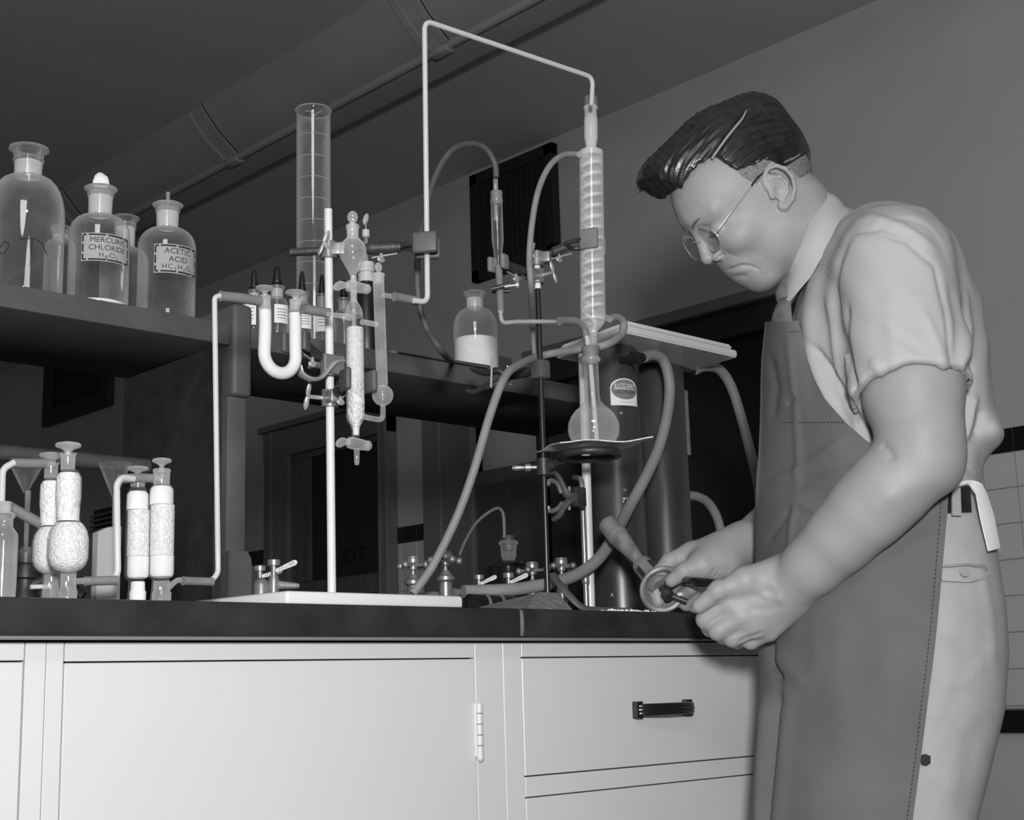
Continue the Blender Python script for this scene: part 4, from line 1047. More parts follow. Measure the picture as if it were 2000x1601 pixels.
# ---- small dropping tube with hose
YT = .11
kt = dep(at(970, 450, Y=YT))/F
def Tt(x, y): return at(x, y, Y=YT)
dt = thing('small_tube', Tt(972, 500), 'small clear glass tube with rubber stopper, left of the thin dark rod', 'glass tube')
obj('glass_body', px_lathe(972, [(390, 12), (393, 12.5), (398, 11.5), (440, 11.5), (470, 11.5), (490, 9), (508, 7.5), (522, 7)], YT, None, 28), M['glass'], dt)
obj('rubber_stopper', px_lathe(970, [(374, 11.5), (376, 12.2), (388, 11.5), (400, 9.5)], YT, None, 24), M['rubber'], dt)
obj('inlet_tube', tube([Tt(967.5, 338), Tt(969, 430)], 4.6*kt, 12), M['milk'], dt)
rubber([(974, 520), (976, 560), (978, 613)], YT, 7.4, 'straight grey rubber tube under the small glass tube')
glass_tubing([(977, 606), (980, 631), (1010, 628), (1100, 628)], YT-.012, 4.2, .012, 'slim bent glass tube crossing behind the thin dark rod', m='milkc')
rubber([(1093, 627), (1125, 627), (1141, 640), (1147, 664)], .06, 8, 'grey rubber elbow above the round flask')
single('glass_inlet', tube(px_path([(1146, 656), (1150, 690)], YN+.004), 4.4*kt, 12), 'thin', 'short pale glass inlet beside the condenser stem', 'glass tube')
# clamps on the thin dark rod
qa = rod2(506); clamp(qa, N(1156, 474), 'clamp gripping the middle of the spiral condenser', jr=.0175, jw=.028, jh=.030, jt=.007, mj='rubber', wside=1)
qb = rod2(540); clamp(qb, Tt(974, 514), 'clamp gripping the small glass tube', jr=.0080, jw=.016, jh=.022, jt=.007, mj='rubber', wside=-1)
single('tape', lathe([(-.018, 6.2*k2_), (.018, 6.2*k2_)], rod2(541)+np.array([.0, 0, 0]), n=20), 'labelw', 'white tape wrapped near the top of the thin dark rod', 'tape')
# pinch clamp on the rubber tube
pc_ = Tt(977, 565)
pcl = thing('pinch_clamp', pc_, 'small screw pinch clamp on the straight rubber tube', 'clamp')
dx_, rx_ = to_cam(pc_)
obj('bar', tube([pc_-rx_*.012+dx_*.010-np.array([0, 0, .002]), pc_+rx_*.014+dx_*.011+np.array([0, 0, .004])], .0034, 10), M['iron'], pcl)
obj('bar', tube([pc_-rx_*.012-dx_*.009, pc_+rx_*.014-dx_*.009], .003, 10), M['iron'], pcl)
obj('screw', tube([pc_+rx_*.006+dx_*.012, pc_+rx_*.022+dx_*.012+np.array([0, 0, .002])], .0026, 10), M['steel'], pcl)
obj('screw_head', lathe([(0, .0045), (.004, .005), (.005, .003)], pc_+rx_*.022+dx_*.012+np.array([0, 0, .002]), rx_, n=16), M['bright'], pcl)
# low two armed clamp reaching towards the shelf edge
qc = rod2(722)
lc = thing('open_clamp', qc, 'dark clamp with two open fingers in front of the powder bottle shelf', 'clamp')
obj('boss_head', box(qc-np.array([.011, .011, .014]), qc+np.array([.011, .011, .014]), .004), M['iron2'], lc)
def Lp(x, y, Y): return at(x, y, Y=Y)
obj('arm', tube([qc, Lp(1008, 730, .17), Lp(986, 735, .19)], [.006, .008, .006], 14), M['iron'], lc)
obj('finger', tube(spline([Lp(990, 733, .19), Lp(972, 724, .20), Lp(950, 728, .22), Lp(932, 724, .24), Lp(920, 718, .25)], 6), [.005, .0055, .0045, .0035], 12), M['iron'], lc)
obj('finger', tube(spline([Lp(990, 738, .19), Lp(968, 750, .20), Lp(945, 757, .22), Lp(925, 766, .24), Lp(912, 763, .25)], 6), [.005, .0055, .0045, .0035], 12), M['iron'], lc)
obj('screw', tube([Lp(961, 697, .20), Lp(959, 757, .20)], .0018, 10), M['bright'], lc)
obj('pin', tube([Lp(991, 714, .19), Lp(997, 752, .19)], .0016, 10), M['bright'], lc)
# ---- hoses
rubber([(969, 346), (966, 318), (948, 290), (917, 281), (880, 296), (848, 350), (828, 430), (816, 500), (817, 580), (833, 640), (868, 692), (884, 706, .40)], .10, 6.2, 'thin dark hose looping over from the small tube down to the shelf', 'rubberd', 'hose', 8, 'hose', lip=False)
rubber([(1132, 302), (1100, 303), (1073, 325), (1052, 370), (1040, 430), (1034, 500), (1037, 560), (1041, 640, .16), (1046, 700, .18), (1052, 715, .2)], .07, 6.2, 'grey hose curving from the condenser top down behind the thin rod', 'rubberl', 'hose', 8, 'hose', lip=False)
rubber([(1188, 624), (1206, 620), (1218, 632), (1212, 655), (1180, 674), (1130, 682, .09), (1061, 694, .14), (1014, 712, .11), (985, 738, .09), (957, 810, .09), (925, 920, .1), (890, 1015, .12), (845, 1105, .14), (806, 1160, .15)], .05, 8.2, 'long grey hose from the condenser bottom slanting down to the brass tap', 'rubberl', 'hose', 8, 'hose', lip=False)
# ================================================================ deionizer tanks, tray, taps
YK = .255
def tank(px, py, Y, ztop_px, label, diam, tx=None):
    p = at(px, py, Y=Y); zt_ = ztop_px
    t = thing('deionizer_tank', (p[0], Y, ZT), label, 'tank', None)
    R = diam/2
    z = ZT+.0006; hh = zt_-z
    obj('shell', lathe([(0, R*.9), (.004, R), (hh-.006, R), (hh-.001, R*.93), (hh, R*.8)], (p[0], Y, z), n=48), M['tank'], t)
    obj('base_band', lathe([(.0, R*1.0), (.001, R*1.03), (.016, R*1.03), (.018, R*1.0)], (p[0], Y, z), n=48, cap0=False, cap1=False), M['tank'], t)
    return t, np.array([p[0], Y, z]), R
zt1 = at(1205, 686, Y=YK)[2]
tk1, ck1, RK = tank(1203, 900, YK, zt1, 'dark upright deionizer tank with a paper label, nearer of the two', 106*dep(at(1203, 900, Y=YK))/F)
YK2 = .30
zt2_ = zt1
tk2, ck2, _ = tank(1294, 900, YK2, zt2_, 'dark upright deionizer tank right of the labelled one', 2*RK)
# paper label wrapped round tank 1
k = dep(ck1+np.array([0, 0, .25])-np.array([0, RK, 0]))/F
zl0, zl1 = at(1225, 794, Y=YK-RK*.8)[2], at(1225, 742, Y=YK-RK*.8)[2]
hL = zl1-zl0; lw_ = .050; ph = .47
ar = hL*.33
lb = obj('paper_label', wrap(flat_grid(lw_, hL-ar, 24, 2, .0002, arch=ar), ck1, RK, (zl0+zl1-ar)/2, ph, .0003), M['labelw'], tk1)
bm = bmesh.new(); c0 = bm.verts.new((0, 0, .0002)); N_ = 36
vs_ = [bm.verts.new((.0235*math.cos(2*math.pi*i/N_), hL*.37*math.sin(2*math.pi*i/N_), .0002)) for i in range(N_)]
for i in range(N_): bm.faces.new((c0, vs_[i], vs_[(i+1) % N_]))
for v in bm.verts: v.co.y += -.0*v.co.x
bmesh.ops.subdivide_edges(bm, edges=[e for e in bm.edges], cuts=3, use_grid_fill=True)
obj('oval', wrap(bm, ck1, RK, zl0+hL*.59, ph, .0006), M['labelo'], lb)
def tank_text(s, size, x, z, m, phi, w=None, parent=None, off=.0009):
    q = text_bm(s, size)
    xs = [v.co.x for v in q.verts]; wd_ = max(xs)-min(xs)
    if w:
        for v in q.verts: v.co.x *= w/wd_
    for v in q.verts: v.co.x += x
    bmesh.ops.triangulate(q, faces=q.faces[:])
    return obj('lettering', wrap(q, ck1, RK, z, phi, off), M[m], parent, False)
tank_text('ILLCO-WAY', hL*.29, .0005, zl0+hL*.70, 'labelw', ph, .037, lb)
tank_text('DEIONIZER', hL*.22, .0008, zl0+hL*.50, 'ink', ph, .036, lb)
bm = flat_grid(.038, .0007, 14, 1); 
for v in bm.verts: v.co.x += .0005
obj('underline', wrap(bm, ck1, RK, zl0+hL*.595, ph, .0009), M['labelw'], lb)
bm = flat_grid(.020, .0006, 10, 1); obj('small_print', wrap(bm, ck1, RK, zl0+hL*.12, ph, .0006), M['labelo'], lb)
# painted marks
tank_text('72', .011, 0, at(1218, 975, Y=YK-RK)[2], 'labelw', .28, None, tk1, .0003)
tank_text('H', .006, 0, at(1218, 805, Y=YK-RK)[2], 'labelw', .27, None, tk1, .0003)
tank_text('I I', .005, 0, at(1218, 955, Y=YK-RK)[2], 'labelw', .28, None, tk1, .0003)
tank_text('X', .007, 0, at(1183, 1158, Y=YK-RK)[2], 'labelw', -.35, None, tk1, .0003)
# seam strip on the second tank
dk, rk = to_cam(ck2)
a = ck2+rk*RK*1.03
zs1, zs0 = at(1345, 775, Y=YK2)[2], at(1352, 900, Y=YK2)[2]
obj('seam_strip', box(a+np.array([-.004, -.004, zs0-a[2]]), a+np.array([.004, .004, zs1-a[2]]), .003), M['steel'], tk2)
# white pan on top of the tanks
zp = zt1+.002
c0 = at(1225, 650, Z=zp); c1 = at(1441, 698, Z=zp); c3 = at(1085, 700, Z=zp)
e1 = c1-c0; e2 = c3-c0
pan = thing('white_tray', (c0+c1+c3-c0)/2, 'white enamel tray lying upside down on top of both deionizer tanks', 'tray')
def slab_poly(a, b, z0, z1, bev):
    q = [c0+e1*u_+e2*v_ for u_, v_ in ((a, a), (1-a, a), (1-a, 1-a), (a, 1-a))]
    bm = prism([(p[0], p[1], z0) for p in q], (0, 0, z1-z0)); bmesh.ops.bevel(bm, geom=bm.edges[:], offset=bev, segments=2, affect='EDGES'); return bm
th_ = at(1225, 622, X=c0[0])[2]-zp
bm = slab_poly(0, 0, zp, zp+th_*.55, .0025); obj('rim', bm, M['porcelain'], pan)
bm = slab_poly(.025, 0, zp+th_*.5, zp+th_*1.0, .004); obj('pan', bm, M['porcelain'], pan)
# black fittings
def fitting(tk, pts, r_f, nut):
    o = obj('fitting', tube(spline(pts, 5), r_f, 16), M['black'], tk)
    d_ = pts[-1]-pts[-2]; d_ /= np.linalg.norm(d_)
    obj('nut', lathe([(-.006, r_f*1.2), (-.005, r_f*1.45), (.005, r_f*1.45), (.006, r_f*1.2)], nut, d_, n=8), M['black'], o)
YF = YK-RK-.012
f1 = [at(1212, 702, Y=YF), at(1235, 700, Y=YF-.004), at(1264, 697, Y=YF-.006)]
fitting(tk1, [ck1+np.array([0, -RK*.9, f1[1][2]-ck1[2]]), at(1232, 700, Y=YF), f1[2]], .008, at(1240, 699, Y=YF-.002))
obj('side_cock', tube([f1[0], f1[1]], [.005, .006], 12), M['black'], tk1)
obj('side_cock', tube([at(1238, 703, Y=YF), at(1242, 716, Y=YF)], [.006, .005], 12), M['black'], tk1)
Y5 = YK2-RK*.35
fitting(tk2, [ck2+rk*RK*.8+np.array([0, -.0, at(1335, 722, Y=Y5)[2]-ck2[2]]), at(1350, 721, Y=Y5), at(1366, 718, Y=Y5)], .009, at(1352, 721, Y=Y5))
rubber([(1258, 697), (1275, 693), (1292, 700), (1303, 722), (1308, 760), (1303, 810), (1288, 870), (1262, 930), (1232, 985), (1203, 1040, .16), (1170, 1090, .15), (1130, 1120, .15), (1080, 1138, .15), (1000, 1151, .16), (905, 1155, .18)], YF-.008, 11.0, 'thick grey hose looping from the labelled tank down to the brass tap', 'rubberl', 'hose', 8, 'hose', lip=False)
rubber([(1358, 722), (1378, 716), (1405, 722), (1428, 755), (1449, 820), (1466, 885), (1482, 960), (1490, 1040, .22), (1494, 1120, .2)], Y5-.01, 9.8, 'grey hose from the second tank falling behind the apron', 'rubberl', 'hose', 8, 'hose', lip=False)
rubber([(1340, 968), (1362, 970), (1385, 984), (1402, 1015), (1411, 1060), (1413, 1110)], YK2-.01, 9, 'short grey hose at the side of the second tank', 'rubberl', 'hose', 8, 'hose', lip=False)
# third stand: thick pale rod with a hanging two pronged clamp and a grey tube
YW = .17
w0, w1 = at(1150, 1172, Y=YW), at(1138, 692, Y=YW)
ws = thing('pale_rod', (w0[0], YW, ZT), 'thick pale rod standing between the thin dark rod and the labelled tank', 'rod')
obj('rod_body', tube([(w0[0]+.003, YW, ZT+.0006), w1], 9.2*dep(w0)/F, 22), M['whiterod'], ws)
g0, g1 = at(1143, 1165, Y=YW-.01), at(1137, 932, Y=YW-.01)
gt = thing('grey_pipe', (g0[0], YW, ZT), 'slim grey pipe with a bent top beside the thick pale rod', 'pipe')
kg = dep(g0)/F
obj('pipe_body', tube(fillet([(g0[0], YW-.012, ZT+.0006), at(1136, 935, Y=YW-.012), at(1122, 932, Y=YW+.02)], .012), 5.5*kg, 14), M['steel'], gt)
obj('coupling', lathe([(0, 7*kg), (.001, 8*kg), (.012, 8*kg), (.013, 7*kg)], (g0[0], YW-.012, at(1142, 1142, Y=YW)[2]), n=16), M['steel'], gt)
YH = .13
hc = thing('hanging_clamp', at(1110, 960, Y=YH), 'grey two armed clamp hanging open beside the thin dark rod', 'clamp')
def Hh(x, y): return at(x, y, Y=YH)
bm = newbm()
add_tube(bm, spline([Hh(1122, 968), Hh(1108, 966), Hh(1100, 952), Hh(1092, 934), Hh(1084, 924), Hh(1078, 922)], 5), [.007, .008, .006, .005, .0045, .004], 12, flat=(1, .7))
obj('arm', bm, M['iron2'], hc)
bm = newbm()
add_tube(bm, spline([Hh(1122, 974), Hh(1110, 980), Hh(1100, 992), Hh(1092, 1006), Hh(1082, 1014)], 5), [.007, .008, .006, .006, .005], 12, flat=(1, .7))
obj('arm', bm, M['iron2'], hc)
obj('knuckle', box(Hh(1124, 990)-np.array([.004, .006, 0]), Hh(1140, 952)+np.array([0, .006, 0]), .003), M['iron'], hc)
obj('inner_jaw', tube(spline([Hh(1096, 962), Hh(1088, 944), Hh(1074, 938), Hh(1070, 948)], 5), .0035, 10), M['steel'], hc)
obj('inner_jaw', tube(spline([Hh(1098, 982), Hh(1088, 994), Hh(1074, 998), Hh(1070, 988)], 5), .0035, 10), M['steel'], hc)
obj('screw', tube([Hh(1112, 950), Hh(1112, 996)], .002, 8), M['bright'], hc)
# ---- taps
def tap(px, ycap, ybot, Y, label, rot=0., s=1.0, m='brass'):
    q = at(px, (ycap+ybot)/2, Y=Y); z1 = at(px, ycap, Y=Y)[2]; kk = dep(q)/F*s
    t = thing('water_tap', (q[0], Y, ZT), label, 'tap', 'cross handled taps along the bench')
    o = np.array([q[0], Y, z1]); D_ = lambda pxv: -pxv*kk
    def L(nm, prof): return obj(nm, lathe([(D_(y), h*kk) for y, h in prof][::-1], o, n=28), M[m], t)
    L('index_cap', [(0, 9), (1, 12.5), (4, 13), (5, 12), (6, 13.5), (13, 13.5), (15, 11)])
    L('spindle', [(15, 7), (24, 9), (27, 8), (28, 4), (37, 4.5)])
    L('bonnet', [(36, 6), (40, 9), (46, 14), (48, 17), (54, 17), (56, 14), (58, 11)])
    zb_ = -(o[2]-ZT-.0006)/kk
    obj('body', lathe([(-zb_*-1 if False else (ZT+.0006-o[2]), 15*kk), (ZT+.006-o[2], 15*kk), (ZT+.008-o[2], 11*kk), (D_(72), 11.5*kk), (D_(58), 12*kk)], o, n=28), M[m], t)
    hz = D_(18)
    cr = newbm()
    for i in range(4):
        a = rot+i*math.pi/2; v = np.array([math.cos(a), math.sin(a), 0])
        add_tube(cr, [o+np.array([0, 0, hz]), o+np.array([0, 0, hz])+v*26*kk], [5*kk, 3.6*kk], 10)
        add_ball(cr, o+np.array([0, 0, hz])+v*29*kk, 7.2*kk, u=14, v=9)
    obj('cross_handle', cr, M[m], t)
    return t, o, kk
tp1, o1, kt1 = tap(807, 1086, 1160, .33, 'cross handled tap on the left of the front pair of taps', .35)
tp2, o2, kt2 = tap(870, 1076, 1160, .27, 'cross handled tap on the right of the front pair of taps', -.25, 1.05)
obj('nozzle', tube([o2+np.array([.012, -.0, -78*kt2]), o2+np.array([.032, -.004, -78*kt2])], [10*kt2, 8*kt2], 16), M['brass'], tp2)
obj('collar', lathe([(0, 9*kt2), (.002, 12*kt2), (.010, 12*kt2), (.012, 10*kt2)], o2+np.array([.028, -.004, -78*kt2]), (1, -.15, 0), n=20), M['bright'], tp2)
obj('elbow', tube(spline([o1+np.array([.006, 0, -85*kt1]), o1+np.array([.03, -.01, -80*kt1]), o1+np.array([.05, -.02, -92*kt1])], 6), [9*kt1, 13*kt1, 10*kt1], 16), M['brass'], tp1)
tap(1040, 1097, 1160, .36, 'cross handled tap just left behind the thin dark rod', .5, .95)
tap(1097, 1089, 1160, .40, 'cross handled tap between the thin dark rod and the thick pale rod', .2, .95)
def gas_cock(px, ycap, Y, label, s=1.0, lev=0.35, nozzle=True, dome=True, txt=True):
    q = at(px, ycap, Y=Y); kk = dep(q)/F*s; o = q
    t = thing('gas_cock', (q[0], Y, ZT), label, 'valve', 'lever handled gas cocks')
    dd, rr_ = to_cam(q)
    obj('cap', lathe([(-13*kk, 11*kk), (-12*kk, 12.5*kk), (-2*kk, 13*kk), (-1*kk, 12*kk), (0, 9*kk)], o, n=30), M['brass'], t)
    obj('stem', lathe([(-32*kk, 5*kk), (-13*kk, 6*kk)], o, n=16), M['brass'], t)
    obj('body', lathe([(ZT+.0006-o[2], 13*kk), (ZT+.008-o[2], 13*kk), (ZT+.010-o[2], 9*kk), (-42*kk, 11*kk), (-32*kk, 9*kk)], o, n=24), M['brass'], t)
    z_ = np.array([0, 0, 1.]); ax = rr_*math.cos(lev)+z_*math.sin(lev); nz = np.cross(dd, ax)
    a = o-z_*26*kk+ax*4*kk+dd*10*kk; b = a+ax*40*kk
    up_ = np.cross(ax, dd); up_ = up_/np.linalg.norm(up_)
    if up_[2] < 0: up_ = -up_
    poly = [a-up_*3*kk, b-up_*5.5*kk, b+ax*4*kk-up_*3*kk, b+ax*5*kk, b+ax*4*kk+up_*3*kk, b+up_*5.5*kk, a+up_*4*kk]
    lv = obj('lever', prism(poly, dd*4*kk), M['lever'], t, False)
    if txt:
        bm = newbm()
        for i in range(8):
            u0 = .18+.09*i
            for (ya, yb) in ((-.6, .6),):
                c_ = a+ax*u0*46*kk+dd*4.3*kk
                add_tube(bm, [c_+up_*ya*4.4*kk+ax*.4*kk, c_+up_*yb*4.4*kk], .5*kk, 5)
                if i % 2: add_tube(bm, [c_+up_*3*kk*(1 if i % 3 else -1), c_+up_*3*kk*(1 if i % 3 else -1)+ax*2.5*kk], .5*kk, 5)
        obj('raised_mark', bm, M['iron'], lv)
    if nozzle:
        n0 = o-z_*50*kk+rr_*7*kk
        pr = [(0, 7*kk), (2*kk, 8.5*kk)]
        for i in range(9): pr += [(4*kk+i*4.0*kk, (9.2-.35*i)*kk), (6.6*kk+i*4.0*kk, (7.4-.35*i)*kk)]
        pr += [(42*kk, 4*kk)]
        obj('hose_nozzle', lathe(pr, n0, rr_*1.0-z_*.06, n=20), M['bright'], t)
    if dome:
        obj('dome', lathe([(ZT+.0006-o[2], 14*kk), (-50*kk, 16*kk), (-42*kk, 13*kk), (-36*kk, 6*kk)], o-rr_*24*kk, n=24), M['brass'], t)
gas_cock(535, 1092, .30, 'lever handled gas cock with ribbed nozzle beside the shelf post', 1.0, .42)
gas_cock(508, 1104, .36, 'lever handled gas cock partly hidden behind the shelf post', .9, .25, nozzle=False, dome=False)
gas_cock(935, 1122, .33, 'lever handled gas cock left of the dark flask front', .78, .42, nozzle=False, dome=False)
gas_cock(993, 1118, .30, 'lever handled gas cock in front of the dark flask', .85, .42, nozzle=False, dome=False)
# dark polished pipe on the bench under the hose
p, q = at(915, 1168, Y=.16), at(1002, 1168, Y=.16)
dp = thing('polished_pipe', (p[0], .16, ZT), 'short dark polished pipe lying on the bench beside the porcelain plate', 'pipe')
obj('pipe_body', tube([(p[0], .16, ZT+.0156), (p[0]+.002, .16, ZT+.0156), (q[0]-.002, .16, ZT+.0156), (q[0], .16, ZT+.0156)], [.012, .015, .015, .012], 24), M['handle'], dp)
for f_ in (.3, .62):
    xx = p[0]+(q[0]-p[0])*f_
    obj('band', lathe([(0, .0150), (.0005, .0158), (.005, .0158), (.0055, .0150)], (xx, .16, ZT+.0156), (1, 0, 0), n=24, cap0=False, cap1=False), M['steel'], dp)
# dark round flask behind, with stoppered neck, thermometer and bent tube
YB_ = .60
kb = dep(at(993, 1120, Y=YB_))/F; cB = at(993, 1100, Y=YB_)
fb = thing('dark_flask', (cB[0], YB_, ZT), 'black glass bottle with clear stoppered neck behind the gas cocks', 'bottle')
zt_ = at(993, 1096, Y=YB_)[2]
obj('glass_body', lathe([(0, 42*kb), (.004, 48*kb), (zt_-ZT-.04, 49*kb), (zt_-ZT-.012, 45*kb), (zt_-ZT-.003, 34*kb), (zt_-ZT, 18*kb)], (cB[0], YB_, ZT+.0006), n=36), M['handle'], fb)
obj('neck', px_lathe(993, [(1056, 16), (1059, 19.5), (1063, 19.5), (1066, 16), (1085, 15), (1094, 12), (1098, 11)], YB_, None, 32, cap0=False, cap1=False), M['milkc'], fb)
obj('stopper', px_lathe(993, [(1046, 14), (1048, 14.5), (1062, 13), (1075, 10)], YB_, None, 24), M['rubberd'], fb)
obj('thermometer', tube(px_path([(994, 957), (996, 1060)], YB_), 2.4*kb, 10), M['handle'], fb)
rubber([(985, 1050), (984, 1012), (979, 996), (968, 993), (944, 1008), (925, 1028), (908, 1058), (897, 1085)], YB_-.01, 3.2, 'thin pale bent tube from the dark bottle over to the tap', 'rubberl', 'bent_tube', 8, 'tubing', lip=False)
# black rubber strap on the bench in front of the stands, spilled grains
bm = newbm()
add_tube(bm, spline([at(1080, 1122, Y=.10), at(1092, 1140, Y=.08), at(1112, 1163, Y=.06), (at(1140, 1180, Y=.045)[0], .045, ZT+.006), (at(1180, 1183, Y=.04)[0], .04, ZT+.004), (at(1225, 1184, Y=.03)[0], .03, ZT+.004)], 6), [.006, .006, .006, .005, .004, .003], 12, flat=(1.0, .55))
sp = obj('black_strap', bm, M['rubberd']); tag(sp, 'dark rubber strap curling down onto the bench beside the iron base', 'strap')
bm = newbm(); rs = np.random.RandomState(4)
for i in range(240):
    x = at(1175+rs.rand()*90, 1180, Y=.03)[0]; y = .015+rs.rand()*.06; s = .0010+rs.rand()*.0016
    b = bmesh.new(); bmesh.ops.create_icosphere(b, subdivisions=1, radius=s)
    bmesh.ops.translate(b, verts=b.verts[:], vec=(x, y, ZT+s*.7)); merge(bm, b)
g = obj('spilled_grains', bm, M['powder']); tag(g, 'white grains spilled on the bench at the foot of the labelled tank', 'grains', kind='stuff')
# ---- burner lying in the hands
YBn = .02
A0 = at(1186, 1022, D=2.06); A1 = at(1297, 1153, D=1.945)
ab = (A1-A0); Lb = np.linalg.norm(ab); ab /= Lb
kbn = 1.95/F
bu = thing('gas_burner', A1, 'tarnished laboratory gas burner tilted over the bench in the hands of the man', 'burner')
obj('head', lathe([(0, 17*kbn), (.001, 20*kbn), (.012, 21*kbn), (.030, 21.5*kbn), (.032, 22*kbn), (.034, 21*kbn)], A0, ab, n=28), M['burner'], bu)
obj('grid', lathe([(.0003, 16*kbn), (.004, 16*kbn)], A0-ab*.001, ab, n=24), M['iron'], bu)
obj('barrel', lathe([(.033, 20.5*kbn), (.045, 19.5*kbn), (Lb*.55, 12.5*kbn), (Lb*.62, 12.5*kbn), (Lb*.63, 14*kbn)], A0, ab, n=28), M['burner'], bu)
s_, t_, _d = frame_of(ab)
cl0 = obj('air_collar', lathe([(Lb*.60, 13*kbn), (Lb*.61, 19*kbn), (Lb*.64, 20.5*kbn), (Lb*.86, 22*kbn), (Lb*.90, 23.5*kbn), (Lb*.95, 21*kbn)], A0, ab, n=28), M['burner'], bu)
vv = CAM-A1; vv = vv-ab*(vv@ab); vv /= np.linalg.norm(vv); ww = np.cross(ab, vv)
for an in (-.9, .55, 2.1, 3.6):
    dr_v = math.cos(an)*vv+math.sin(an)*ww; sd = np.cross(ab, dr_v)
    c_ = A0+ab*Lb*.745+dr_v*21*kbn
    q = [c_+ab*a_*14*kbn+sd*b_*5*kbn-dr_v*3*kbn for a_, b_ in ((-1, -1), (1, -1), (1, 1), (-1, 1))]
    obj('air_slot', prism(q, dr_v*3.6*kbn), M['dark'], cl0, False)
# base ring: flared hollow foot, seen from below
mx = A1-A0; fdir = CAM-A1; fdir /= np.linalg.norm(fdir); fax = ab*.62+fdir*.78; fax /= np.linalg.norm(fax)
fo_ = A0+ab*Lb*.97
rp_ = [(-.014, 20*kbn), (-.010, 28*kbn), (-.004, 40*kbn), (0, 45*kbn), (.004, 47.5*kbn), (.007, 46.5*kbn), (.0085, 43*kbn), (.007, 38*kbn), (.002, 36*kbn), (-.004, 32*kbn), (-.009, 23*kbn), (-.014, 20*kbn)]
obj('foot_ring', lathe(rp_, fo_, fax, n=48, cap0=False, cap1=False), M['burner'], bu)
for an in (.4, 1.45, 2.5, 3.6, 4.7, 5.7):
    s1, t1, d1 = frame_of(fax); rd = math.cos(an)*s1+math.sin(an)*t1
nv = A0+ab*Lb*.96
obj('needle_valve', tube([nv, nv+ab*.012, nv+ab*.0125, nv+ab*.022], [7*kbn, 7*kbn, 13*kbn, 11*kbn], 20), M['iron'], bu)
kn0 = nv+ab*.02
side = at(1330, 1165, D=1.93)-at(1295, 1155, D=1.93); side /= np.linalg.norm(side)
obj('gas_inlet', tube([kn0-ab*.006, kn0+side*.026], 5.5*kbn, 14), M['iron'], bu)
obj('lever', box(kn0-np.array([.003, .003, .003])+side*.016+np.array([0, 0, .008]), kn0+np.array([.012, .003, .010])+side*.016, .001), M['whiterod'], bu)
# ================================================================ the man
HF = np.array([math.sin(_psi), math.cos(_psi), 0.0]); RH = np.array([math.cos(_psi), -math.sin(_psi), 0.0]); UZ = np.array([0, 0, 1.0])
H0 = 1.88                                   # horizontal distance from the camera to his middle plane
def L(x, y, h=0.0):
    """local point (right, away, up) of the man for a place in the photo and a depth h behind his middle plane"""
    d = _ray(x, y); p = CAM+d*((H0+h)/(d @ HF)); q = p-CAM
    return np.array([q @ RH, q @ HF-H0, p[2]])
def toW(V):
    V = np.asarray(V, float); return CAM*np.array([1, 1, 0])+V[..., :1]*RH+(V[..., 1:2]+H0)*HF+V[..., 2:3]*UZ
def projL(V):
    q = toW(V)-CAM; w = q @ _f
    return 1000+F*(q @ _r)/w, 800.5-F*(q @ _u)/w
def PXM(p): # metres per pixel near local point
    return float((toW(np.asarray(p))-CAM) @ _f)/F
